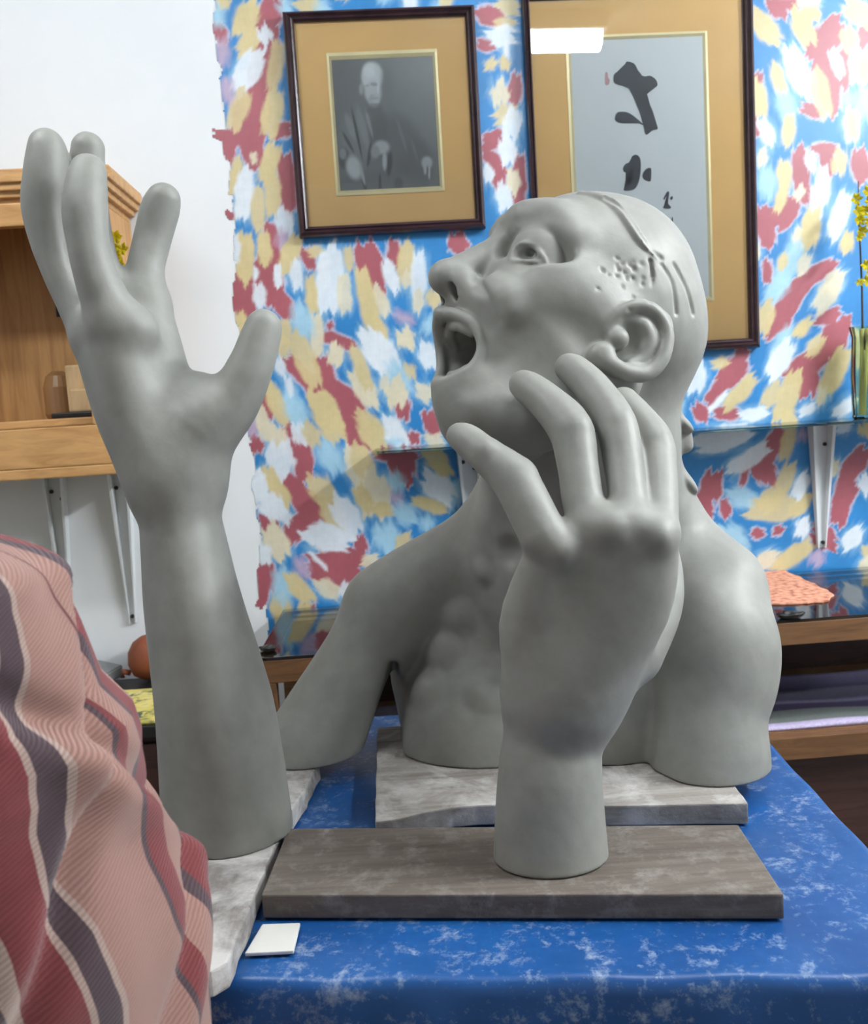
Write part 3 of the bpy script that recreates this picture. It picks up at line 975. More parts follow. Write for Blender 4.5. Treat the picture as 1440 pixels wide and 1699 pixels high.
plank('plank', [(-.211, .985), (.330, .922), (.335, 1.082), (-.205, 1.146)], 'smooth grey plank in front, under the clay hand at the cheek', M['boardB'])
plank('plank', [(-.402, .846), (-.33, .843), (-.262, .840), (-.234, .848), (-.2225, .862), (-.2155, 1.10), (-.19, 1.366), (-.372, 1.385)],
      'rough clay-smeared plank under the raised clay arm at the left', M['boardA'], .0022, 4, bev=.003)
nt = [(-.097, 1.150), (-.075, 1.152), (-.055, 1.160), (-.03, 1.171), (0, 1.178), (.03, 1.180), (.07, 1.177), (.11, 1.169), (.150, 1.160), (.189, 1.156)]
plank('plank', nt + [(.365, 1.137), (.376, 1.50), (-.112, 1.50)], 'pale plank with a curved notch under the clay bust', M['boardC'], .0009, 6)
c4 = [onz(407, 1592, TZ), onz(488, 1588, TZ), onz(499, 1541, TZ), onz(436, 1543, TZ)]
plank('plastic_strip', [p[:2] for p in c4], 'short white plastic strip poking out beside the front plank', M['white_tile'], z1=TZ + .007, bev=.0012)

# ================================================================== glass-topped display case along the wall
DZ = .87
fl, fr = onz(424, 1093, DZ), onz(1440, 1019, DZ)
dirv = (fr - fl) / np.linalg.norm(fr - fl)
fr = fl + dirv * 1.95
bl_, br_ = np.array(wp(-.375, DZ, .015)), np.array(wp(1.62, DZ, .015))
case = thing('display_case', 'glass-topped wooden display case along the painted wall, behind the bust', 'display case')


def lerp(a, b, t):
    return a + (b - a) * t


def quadbox(name, a, b, c, d, z0, z1, mat, parent, bev=.002):
    bm = bmesh.new(); prism(bm, [p[:2] for p in (a, b, c, d)], z0, z1, bev)
    return frombm(name, bm, mat, parent)


inn = lambda a, b, c, d, k: (a, b, c, d)
fw_ = np.array([-dirv[1], dirv[0], 0])
rail = .03
quadbox('front_rail', fl, fr, fr + fw_ * rail, fl + fw_ * rail, DZ - .052, DZ - .006, M['brown_wood'], case)
quadbox('back_rail', bl_ - fw_ * rail, br_ - fw_ * rail, br_, bl_, DZ - .052, DZ - .006, M['brown_wood'], case)
quadbox('end_rail', fl + fw_ * rail, fl + fw_ * rail + dirv * rail, bl_ - fw_ * rail + dirv * rail, bl_ - fw_ * rail, DZ - .052, DZ - .006, M['brown_wood'], case)
quadbox('end_rail', fr + fw_ * rail - dirv * rail, fr + fw_ * rail, br_ - fw_ * rail, br_ - fw_ * rail - dirv * rail, DZ - .052, DZ - .006, M['brown_wood'], case)
quadbox('glass_top', fl, fr, br_, bl_, DZ - .006, DZ, M['table_glass'], case, .001)
LZ = .635
quadbox('lower_rail', fl, fr, fr + fw_ * rail, fl + fw_ * rail, LZ - .055, LZ - .008, M['brown_wood'], case)
quadbox('base_shelf', fl + fw_ * rail, fr + fw_ * rail, br_, bl_, LZ - .022, LZ - .006, M['brown_wood'], case)
quadbox('back_panel', bl_ - fw_ * .012, br_ - fw_ * .012, br_, bl_, .05, DZ - .055, M['dark_wood'], case)
for a in (fl, lerp(fl, fr, .42), fr - dirv * .035):
    for b_ in (0, 1):
        q = a + (fw_ * 0 if b_ == 0 else fw_ * (.40))
        quadbox('leg', q, q + dirv * .035, q + dirv * .035 + fw_ * .035, q + fw_ * .035, 0, DZ - .052 if b_ == 0 and a is not None else DZ - .052, M['brown_wood'], case)
quadbox('lower_panel', fl + fw_ * .04, fr + fw_ * .04, fr + fw_ * .05, fl + fw_ * .05, .05, LZ - .056, M['dark_wood'], case)


def striped():
    t = NT('lilac_weave')
    c = t.n('ShaderNodeTexCoord')
    sp = t.n('ShaderNodeSeparateXYZ')
    t.l(c.outputs['Generated'], sp.inputs[0])
    col_ = t.ramp(sp.outputs[1], [(0, srgb(196, 186, 208)), (.08, srgb(176, 166, 190)), (.10, srgb(104, 112, 104)), (.26, srgb(110, 116, 110)), (.28, srgb(66, 56, 84)), (.36, srgb(80, 70, 98)),
                                  (.40, srgb(150, 140, 164)), (.46, srgb(96, 90, 108)), (.62, srgb(120, 114, 130)), (.66, srgb(86, 80, 104)), (.84, srgb(140, 130, 160)), (1, srgb(176, 166, 196))])
    n_ = t.noise(t.coord(scale=(140, 500, 100)), 1.0, 3)
    t.col(t.mix(.5, col_, t.ramp(n_, [(.3, (.25, .24, .3, 1)), (.7, (.6, .57, .66, 1))]), 'OVERLAY'))
    t.set(Roughness=.9)
    t.bump(n_, .4, .003)
    return t.m


def soft_slab(name, A, B, C_, D, z0, th, mat, nx=60, ny=20, amp=.003, seed=1, parent=None):
    V, F = [], []
    for k in (0, 1):
        for i in range(nx + 1):
            for j in range(ny + 1):
                u, v = i / nx, j / ny
                p = lerp(lerp(A, B, u), lerp(D, C_, u), v)
                h = th * k
                if k:
                    h += amp * (math.sin(9 * u + seed) * math.sin(5 * v + 2 * seed) + .5 * math.sin(23 * u + 7 * v)) + amp * .3
                    h = max(h, .0015)
                V.append((p[0], p[1], z0 + h))
    N = (nx + 1) * (ny + 1)
    g = lambda k, i, j: k * N + i * (ny + 1) + j
    for i in range(nx):
        for j in range(ny):
            F.append((g(1, i, j), g(1, i + 1, j), g(1, i + 1, j + 1), g(1, i, j + 1)))
            F.append((g(0, i, j), g(0, i, j + 1), g(0, i + 1, j + 1), g(0, i + 1, j)))
    for i in range(nx):
        F.append((g(0, i, 0), g(0, i + 1, 0), g(1, i + 1, 0), g(1, i, 0)))
        F.append((g(0, i, ny), g(1, i, ny), g(1, i + 1, ny), g(0, i + 1, ny)))
    for j in range(ny):
        F.append((g(0, 0, j), g(1, 0, j), g(1, 0, j + 1), g(0, 0, j + 1)))
        F.append((g(0, nx, j), g(0, nx, j + 1), g(1, nx, j + 1), g(1, nx, j)))
    return mesh(name, V, F, mat, parent, True)


a_ = lerp(fl, fr, .03) + fw_ * .033
b_ = lerp(fl, fr, .41) + fw_ * .036
c_ = lerp(fl, fr, .45) + fw_ * .036
d_ = lerp(fl, fr, .97) + fw_ * .033
sm = striped()
tag(soft_slab('woven_runner', c_, d_, d_ + fw_ * .34, c_ + fw_ * .34, LZ - .0055, .006, sm, seed=2),
    'lilac, purple and grey striped woven runner inside the display case at the right', 'textile')
tag(soft_slab('woven_cloth', a_, b_, b_ + fw_ * .34, a_ + fw_ * .34, LZ - .0055, .006, plain('grey_weave', srgb(92, 84, 92), .9, var=.3, scale=40), seed=4),
    'dull grey woven cloth inside the left half of the display case', 'textile')


def doily():
    q = [onz(*p, DZ) for p in ((1215, 948), (1292, 944), (1345, 968), (1384, 988), (1372, 1000), (1310, 1004), (1240, 1004), (1200, 985))]
    t = NT('salmon_crochet')
    v = t.n('ShaderNodeTexVoronoi')
    v.inputs['Scale'].default_value = 75
    t.l(t.coord(), v.inputs['Vector'])
    t.col(t.ramp(v.outputs['Distance'], [(.1, srgb(218, 164, 136)), (.55, srgb(206, 140, 112)), (.9, srgb(150, 88, 70))]))
    t.set(Roughness=.9)
    t.bump(v.outputs['Distance'], .5, .004)
    pts = []
    n = len(q)
    for i in range(n):
        for k in range(6):
            p = lerp(q[i], q[(i + 1) % n], k / 6)
            pts.append(p[:2] + np.array([math.sin(i * 6 + k * 2.1), math.cos(i * 5 + k * 2.6)]) * .003)
    bm = bmesh.new(); prism(bm, pts, DZ + .0003, DZ + .004, .0012)
    tag(frombm('crochet_doily', bm, t.m), 'salmon pink crocheted doily on the glass case top behind the shoulder', 'doily')


doily()


def pebble(px, py, r, label, sx=1.5):
    c = onz(px, py, DZ)
    bm = bmesh.new()
    bmesh.ops.create_icosphere(bm, subdivisions=3, radius=1)
    for v in bm.verts:
        k = 1 + .18 * math.sin(v.co.x * 5 + px) * math.cos(v.co.y * 4) + .1 * math.sin(v.co.z * 7)
        v.co = Vector((c[0] + v.co.x * r * sx * k, c[1] + v.co.y * r * k, DZ + .0005 + max(0, (v.co.z + .8)) * r * .62 * k))
    tag(frombm('dark_stone', bm, M['black'], None, True), label, 'stone')


pebble(1310, 1026, .013, 'small dark lump beside the salmon doily on the glass case', 2.0)
pebble(446, 1080, .011, 'small dark lump at the left end of the glass case')

# ------------------------------------------------------------------ low side cabinet at the left
SZ = .74
y1 = 2.23
cab = thing('side_cabinet', 'dark brown side cabinet behind the raised clay arm', 'cabinet')
f0 = onz(170, 1206, SZ)
X0, X1, Y0 = -1.15, -.455, float(f0[1])
bm = bmesh.new(); abox(bm, X0, X1, Y0, 2.22, SZ - .03, SZ - .004, .003); frombm('cabinet_top', bm, M['black'], cab)
bm = bmesh.new(); abox(bm, X0 + .02, X1 - .02, Y0 + .025, 2.20, .04, SZ - .03, .003); frombm('cabinet_body', bm, M['dark_wood'], cab)
for k in range(2):
    x0 = X0 + .03 + k * .32
    bm = bmesh.new(); abox(bm, x0, x0 + .30, Y0 + .010, Y0 + .0245, .06, SZ - .045, .004)
    dr = frombm('door', bm, M['dark_wood'], cab)
    bm = bmesh.new(); tube(bm, [(x0 + (.27 if k == 0 else .03), Y0 + .010, .42), (x0 + (.27 if k == 0 else .03), Y0 - .008, .42)], .008, 10)
    frombm('knob', bm, M['screw'], dr)
bm = bmesh.new(); abox(bm, X0 + .03, X1 - .03, Y0 + .04, 2.18, 0, .04); frombm('plinth', bm, M['black'], cab)


def floral():
    t = NT('yellow_floral_cloth')
    co_ = t.coord()
    a = t.noise(co_, 18, 3, .5, .8)
    b = t.noise(co_, 34, 3, .5, .5)
    c = t.ramp(a, [(.3, srgb(96, 112, 74)), (.42, srgb(204, 188, 96)), (.58, srgb(222, 206, 128)), (.68, srgb(120, 140, 130)), (.8, srgb(210, 210, 190))])
    t.col(t.mix(t.ramp(b, [(.58, (0, 0, 0, 1)), (.66, (1, 1, 1, 1))]), c, srgb(70, 86, 80)))
    t.set(Roughness=.85)
    return t.m


A = np.array((X0 + .05, Y0 + .008, 0)); B = np.array((X1 - .02, Y0 + .008, 0))
tag(soft_slab('floral_cloth', A, B, B + (0, .24, 0), A + (0, .24, 0), SZ - .004, .006, floral(), amp=.002, seed=3),
    'yellow floral cloth spread on the dark side cabinet', 'cloth')
# grey slab leaning on the cloth, terracotta pot
bm = bmesh.new()
p0, p1 = onz(122, 1158, SZ + .006), onz(206, 1122, SZ + .006)
d = (p1 - p0); d[2] = 0; L_ = np.linalg.norm(d); d /= L_
nn = np.array([-d[1], d[0], 0])
V8 = []
for a, b, z in ((-.02, 0, .012), (L_, 0, .030), (L_, .16, .050), (-.12, .16, .022)):
    q = p0 + d * a + nn * b
    V8.append((q[0], q[1], SZ + .004 + z))
vs = [bm.verts.new((v[0], v[1], SZ + .0065)) for v in V8] + [bm.verts.new(v) for v in V8]
for q in ((3, 2, 1, 0), (4, 5, 6, 7), (0, 1, 5, 4), (1, 2, 6, 5), (2, 3, 7, 6), (3, 0, 4, 7)):
    bm.faces.new([vs[i] for i in q])
bmesh.ops.bevel(bm, geom=bm.edges[:], offset=.003, segments=2, affect='EDGES')
o = frombm('grey_folder', bm, M['grey_slab'])
tag(o, 'grey wedge-shaped folder with a dark edge on the yellow cloth', 'folder')
c = onz(250, 1128, SZ + .006)
bm = bmesh.new(); lathe(bm, (c[0], c[1] + .03, SZ + .006), [(.030, 0), (.046, .01), (.056, .035), (.054, .062), (.042, .084), (.024, .096), (.006, .1)], 28)
t = thing('terracotta_bell', 'rounded terracotta pot mostly hidden behind the raised clay arm', 'pot')
frombm('pot_body', bm, M['terracotta'], t, True)
bm = bmesh.new(); c2 = onz(207, 1118, SZ + .006)
tube(bm, [np.array((c[0] - .052, c[1] + .02, SZ + .02)), np.array((c[0] - .066, c[1] + .012, SZ + .026)), np.array((c[0] - .068, c[1] + .012, SZ + .012))], [.007, .008, .006], 10)
frombm('pot_foot', bm, M['terracotta'], t, True)

# ================================================================== clay sculptures (distance-field modelling)
class Clay:
    def __init__(s):
        s.prims = []          # (fn, lo, hi, k, op)

    def add(s, fn, lo, hi, k=.004, op='u'):
        m = max(k, .004) * 1.2 + .004
        s.prims.append((fn, np.asarray(lo) - m, np.asarray(hi) + m, k, op))

    @staticmethod
    def comb(phi, d, k, op):
        if op == 's':
            d = -d
            h = np.maximum(k - np.abs(phi - d), 0) / k
            return np.maximum(phi, d) + h * h * k * .25
        if op == 'i':
            return np.maximum(phi, d)
        h = np.maximum(k - np.abs(phi - d), 0) / k
        return np.minimum(phi, d) - h * h * k * .25

    def chain(s, pts, rad, k=.006, op='u', sub=5, squash=None):
        """smooth tapered tube through world points; squash=(dir, factor) flattens it"""
        P_ = np.array(pts, float)
        R = np.array(rad, float)
        if len(P_) > 2:
            q, r = [], []
            n = len(P_)
            for i in range(n - 1):
                i0, i3 = max(i - 1, 0), min(i + 2, n - 1)
                for j in range(sub):
                    t = j / sub
                    w_ = (-.5 * t + t * t - .5 * t ** 3, 1 - 2.5 * t * t + 1.5 * t ** 3, .5 * t + 2 * t * t - 1.5 * t ** 3, -.5 * t * t + .5 * t ** 3)
                    q.append(sum(a * b for a, b in zip(w_, (P_[i0], P_[i], P_[i + 1], P_[i3]))))
                    r.append(sum(a * b for a, b in zip(w_, (R[i0], R[i], R[i + 1], R[i3]))))
            q.append(P_[-1]); r.append(R[-1])
            P_, R = np.array(q), np.maximum(np.array(r), .0008)
        lo, hi = (P_ - R[:, None]).min(0), (P_ + R[:, None]).max(0)
        if squash is not None:
            e_ = R.max() * max(0, squash[1] - 1)
            lo, hi = lo - e_, hi + e_
            v, f = np.array(squash[0]), squash[1]
            v = v / np.linalg.norm(v)
            Pq = P_ + np.outer(P_ @ v, v) * (1 / f - 1)
        else:
            Pq = P_

        def fn(X, Y, Z):
            if squash is not None:
                c = (X * v[0] + Y * v[1] + Z * v[2]) * (1 / f - 1)
                X, Y, Z = X + v[0] * c, Y + v[1] * c, Z + v[2] * c
            best = None
            for a, b, ra, rb in zip(Pq, Pq[1:], R, R[1:]):
                d = b - a
                l2 = float(d @ d) + 1e-12
                rr = ra - rb
                a2 = max(l2 - rr * rr, 1e-12)
                x, y, z = X - a[0], Y - a[1], Z - a[2]
                q = x * d[0] + y * d[1] + z * d[2]
                x2 = np.maximum((x * x + y * y + z * z) - q * q / l2, 0) * l2 * l2
                w_ = q - l2
                k_ = math.copysign(rr * rr, rr) * x2
                y2, z2 = q * q * l2, w_ * w_ * l2
                dist = np.where(np.sign(w_) * a2 * z2 > k_, np.sqrt(x2 + z2) / l2 - rb,
                                np.where(np.sign(q) * a2 * y2 < k_, np.sqrt(x2 + y2) / l2 - ra,
                                         (np.sqrt(x2 * a2 / l2) + q * rr) / l2 - ra))
                best = dist if best is None else np.minimum(best, dist)
            return best
        s.add(fn, lo, hi, k, op)

    def ell(s, c, axes, rad, k=.006, op='u'):
        A = np.array(axes, float)
        r = np.array(rad, float)
        c = np.array(c, float)
        ext = np.sqrt(((A * r[:, None]) ** 2).sum(0))

        def fn(X, Y, Z):
            x, y, z = X - c[0], Y - c[1], Z - c[2]
            u = [(x * a[0] + y * a[1] + z * a[2]) for a in A]
            k0 = np.sqrt(sum((q / w_) ** 2 for q, w_ in zip(u, r)))
            k1 = np.sqrt(sum((q / w_ ** 2) ** 2 for q, w_ in zip(u, r))) + 1e-9
            return k0 * (k0 - 1) / k1
        s.add(fn, c - ext - 1.5 * k, c + ext + 1.5 * k, k, op)

    def ball(s, c, r, k=.006, op='u'):
        s.ell(c, np.eye(3), (r, r, r), k, op)

    def below(s, z):
        s.prims.append((lambda X, Y, Z: z - Z + 0 * X + 0 * Y, np.array([-9, -9, -9.]), np.array([9, 9, 9.]), .001, 'i'))

    def value(s, p):
        X, Y, Z = p[:, 0], p[:, 1], p[:, 2]
        phi = np.full(len(p), .3)
        for fn, lo, hi, k, op in s.prims:
            m = np.all((p > lo) & (p < hi), 1)
            if m.any():
                phi[m] = s.comb(phi[m], fn(X[m], Y[m], Z[m]), k, op)
        return phi

    def hit(s, px, py, d0=.9, d1=1.7):
        """first point of the clay met on the sight line through a sketch point"""
        t = np.linspace(d0, d1, 800)
        v = s.value(CAM + np.outer(t, ray(px, py)))
        i = int(np.argmax(v < 0))
        return P(px, py, t[i]) if v[i] < 0 else None

    def build(s, name, h, label, cat, nb=12):
        lo = np.min([p[1] for p in s.prims if p[4] == 'u'], 0)
        hi = np.max([p[2] for p in s.prims if p[4] == 'u'], 0)
        zc = [p for p in s.prims if p[4] == 'i']
        if zc:
            lo[2] = BT - .012
        nbk = np.ceil((hi - lo) / (h * nb)).astype(int)
        n = nbk * nb
        ax = [lo[i] + h * np.arange(n[i]) for i in range(3)]
        cen = [lo[i] + h * (nb * (np.arange(nbk[i]) + .5)) for i in range(3)]
        C_ = np.stack(np.meshgrid(*cen, indexing='ij'), -1).reshape(-1, 3)
        big = Clay(); big.prims = [(f, l - .05, u + .05, k, op) for f, l, u, k, op in s.prims]
        pc = big.value(C_).reshape(nbk)
        rad = h * nb * .87 * 1.9 + .006
        phi = np.repeat(np.repeat(np.repeat(np.where(pc < 0, -.02, .02).astype(np.float32), nb, 0), nb, 1), nb, 2)
        for b in np.argwhere(np.abs(pc) < rad):
            i0 = b * nb
            g = [ax[i][i0[i]:i0[i] + nb] for i in range(3)]
            X, Y, Z = g[0][:, None, None], g[1][None, :, None], g[2][None, None, :]
            blo = np.array([q[0] for q in g]); bhi = np.array([q[-1] for q in g])
            f = np.full((nb, nb, nb), .1)
            for fn, l, u, k, op in s.prims:
                if np.all(l < bhi) and np.all(u > blo):
                    f = s.comb(f, fn(X, Y, Z), k, op)
            phi[i0[0]:i0[0] + nb, i0[1]:i0[1] + nb, i0[2]:i0[2] + nb] = f
        V, F = surface_nets(phi)
        V = lo + V * h
        # slight hand-worked unevenness
        o = quadmesh(name, V, F, M['clay'])
        nrm = np.empty(len(V) * 3, np.float32)
        o.data.vertices.foreach_get('normal', nrm)
        nrm = nrm.reshape(-1, 3)
        am = sum(a * np.sin(V @ np.array(k) + p) for a, k, p in ((.5, (120, 60, -40), 0), (.4, (-70, 150, 90), 1), (.35, (60, -90, 170), 2), (.3, (260, 140, 120), 3), (.25, (-180, 230, -200), 4)))
        V = V + nrm * (am * .00013)[:, None] * np.clip((V[:, 2:3] - BT - .004) / .01, 0, 1)
        o.data.vertices.foreach_set('co', V.astype(np.float32).ravel())
        o.data.update()
        return tag(o, label, cat) if label else o


def surface_nets(phi):
    neg = phi < 0
    n = phi.shape
    cnt = np.zeros(tuple(q - 1 for q in n), np.uint8)
    for a in (0, 1):
        for b in (0, 1):
            for c in (0, 1):
                cnt += neg[a:n[0] - 1 + a, b:n[1] - 1 + b, c:n[2] - 1 + c]
    cells = np.argwhere((cnt > 0) & (cnt < 8))
    idx = np.full(cnt.shape, -1, np.int32)
    idx[tuple(cells.T)] = np.arange(len(cells))
    cor = np.array([(a, b, c) for a in (0, 1) for b in (0, 1) for c in (0, 1)])
    val = np.stack([phi[tuple((cells + q).T)] for q in cor], 1).astype(np.float64)
    acc = np.zeros((len(cells), 3)); num = np.zeros(len(cells))
    for i in range(8):
        for j in range(i + 1, 8):
            if np.abs(cor[i] - cor[j]).sum() == 1:
                m = (val[:, i] < 0) != (val[:, j] < 0)
                t = val[m, i] / (val[m, i] - val[m, j])
                acc[m] += cor[i] + (cor[j] - cor[i]) * t[:, None]
                num[m] += 1
    V = cells + acc / num[:, None]
    Fs = []
    for d in range(3):
        e1, e2 = [(1, 2), (2, 0), (0, 1)][d]
        sl0 = [slice(None)] * 3; sl1 = [slice(None)] * 3
        sl0[d] = slice(0, -1); sl1[d] = slice(1, None)
        A, B = neg[tuple(sl0)], neg[tuple(sl1)]
        ed = np.argwhere(A != B)
        ok = (ed[:, e1] > 0) & (ed[:, e2] > 0) & (ed[:, e1] < cnt.shape[e1]) & (ed[:, e2] < cnt.shape[e2])
        ed = ed[ok]
        u1 = np.zeros(3, int); u1[e1] = 1
        u2 = np.zeros(3, int); u2[e2] = 1
        q = np.stack([idx[tuple((ed - u1 - u2).T)], idx[tuple((ed - u2).T)], idx[tuple(ed.T)], idx[tuple((ed - u1).T)]], 1)
        fl_ = ~A[tuple(ed.T)]
        q[fl_] = q[fl_][:, ::-1]
        Fs.append(q[(q >= 0).all(1)])
    return V, np.concatenate(Fs)


def px_chain(c, pts, k, squash=None, sub=5, op='u'):
    """pts: (px, py, distance, radius in px)"""
    c.chain([P(a, b, d) for a, b, d, r in pts], [r * d / FPX for a, b, d, r in pts], k, op, sub, squash)


def between(A, B, t):
    return tuple(a + (b - a) * t for a, b in zip(A, B))


# ------------------------------------------------------------------ raised arm (left of the picture)
def raised_arm():
    c = Clay()
    D = 1.20
    px_chain(c, [(381, 1420, D, 108), (378, 1370, D, 107), (360, 1200, D, 99), (341, 1100, D, 90), (320, 1000, D, 80), (306, 910, D, 71), (297, 850, D, 66), (295, 800, D - .005, 69)], .012, (FW, .86))
    # palm: four metacarpals and the ball of the thumb
    W_ = (292, 800, D, 62)
    K = [(243, 505, D + .035, 38), (206, 515, D + .03, 40), (190, 535, D - .035, 44), (160, 560, D - .005, 40)]
    for q, m in zip(K, [(268, 640, D + .02, 50), (240, 650, D + .015, 52), (222, 670, D - .022, 50), (212, 690, D, 48)]):
        px_chain(c, [W_, m, q], .028)
    px_chain(c, [(300, 790, D - .005, 60), (335, 715, D - .01, 62), (384, 668, D - .012, 46), (414, 612, D - .014, 38), (432, 560, D - .012, 33), (437, 543, D - .012, 30)], .022)
    px_chain(c, [(300, 690, D + .01, 52), (330, 660, D + .005, 40)], .03)
    # fingers
    px_chain(c, [K[0], (241, 450, D + .04, 31), (252, 400, D + .045, 30.5), (265, 350, D + .043, 31.5), (271, 332, D + .04, 28)], .012)
    px_chain(c, [K[1], (172, 445, D + .03, 28), (153, 355, D + .035, 27), (146, 275, D + .03, 27.5), (146, 247, D + .028, 27)], .010)
    px_chain(c, [K[2], (158, 455, D - .05, 35), (146, 400, D - .055, 34.5), (141, 350, D - .055, 37), (143, 310, D - .05, 34), (146, 286, D - .045, 30)], .012)
    px_chain(c, [K[3], (122, 500, D + .0, 29), (97, 450, D + .0, 27), (82, 400, D + .0, 31), (71, 345, D - .002, 34), (74, 300, D - .004, 35), (78, 258, D - .004, 33), (77, 243, D - .004, 29)], .012)
    # pads of the palm and wrist tendons
    c.ell(P(228, 548, D - .034), np.eye(3), (.022, .022, .018), .03)
    px_chain(c, [(300, 860, D - .022, 40), (318, 950, D - .034, 44), (335, 1050, D - .044, 50), (364, 1230, D - .048, 54), (378, 1330, D - .036, 54), (380, 1420, D - .02, 54)], .03)
    c.below(BT + .0006)
    return c


raised_arm().build('clay_forearm', .0026, 'grey clay forearm and open hand raised upright on the left plank', 'sculpture')


# ------------------------------------------------------------------ hand against the cheek
def cheek_hand():
    c = Clay()
    D = 1.085
    px_chain(c, [(916, 1460, D, 97), (914, 1420, D, 95), (912, 1300, D, 87), (918, 1215, D + .008, 82), (930, 1160, D + .006, 86), (950, 1110, D + .004, 95)], .012, (FW, .82))
    # back of the hand
    Kp = (912, 905, D - .052, 34); Kr = (990, 878, D - .058, 38); Km = (1046, 872, D - .064, 36); Ki = (1094, 884, D - .060, 32)
    for k_, m in ((Kp, (880, 1040, D - .016, 52)), (Kr, (940, 1030, D - .024, 56)), (Km, (1000, 1030, D - .030, 58)), (Ki, (1056, 1010, D - .034, 54))):
        px_chain(c, [(935, 1150, D + .008, 78), m, k_], .030)
    c.ell(P(930, 914, D - .074), np.eye(3), (.013, .011, .012), .022)
    c.ell(P(1016, 878, D - .080), np.eye(3), (.013, .012, .012), .022)
    c.ell(P(1094, 892, D - .076), np.eye(3), (.010, .014, .011), .020)
    for q in ((866, 786, D - .034), (955, 708, D - .016), (1026, 700, D + .0), (1088, 733, D + .012), (806, 750, D - .02)):
        c.ball(P(*q), .0135, .018)
    # fingers: little, ring, middle, index
    px_chain(c, [(902, 890, D - .058, 40), (877, 840, D - .046, 39), (850, 792, D - .030, 38), (808, 757, D - .012, 30), (776, 731, D + .008, 27), (763, 724, D + .016, 23)], .010)
    px_chain(c, [Kr, (969, 838, D - .042, 35), (959, 775, D - .024, 34), (946, 712, D - .004, 37), (908, 668, D + .024, 31), (880, 646, D + .044, 28), (868, 638, D + .052, 24)], .010)
    px_chain(c, [Km, (1042, 830, D - .044, 32), (1034, 768, D - .016, 33), (1021, 702, D + .008, 34), (984, 646, D + .036, 30), (956, 618, D + .054, 27), (944, 610, D + .060, 24)], .008)
    px_chain(c, [Ki, (1094, 845, D - .040, 31), (1092, 786, D - .010, 31), (1084, 735, D + .022, 33), (1056, 694, D + .044, 29), (1034, 668, D + .062, 26)], .008)
    # thumb folded behind, against the neck
    px_chain(c, [(1040, 1080, D + .02, 60), (1086, 1010, D + .045, 44), (1096, 950, D + .075, 36), (1085, 880, D + .11, 30), (1075, 830, D + .13, 25)], .018)
    c.below(BT + .0006)
    return c


cheek_hand().build('clay_hand', .0024, 'grey clay forearm and hand on the front plank, fingers curled against the cheek', 'sculpture')


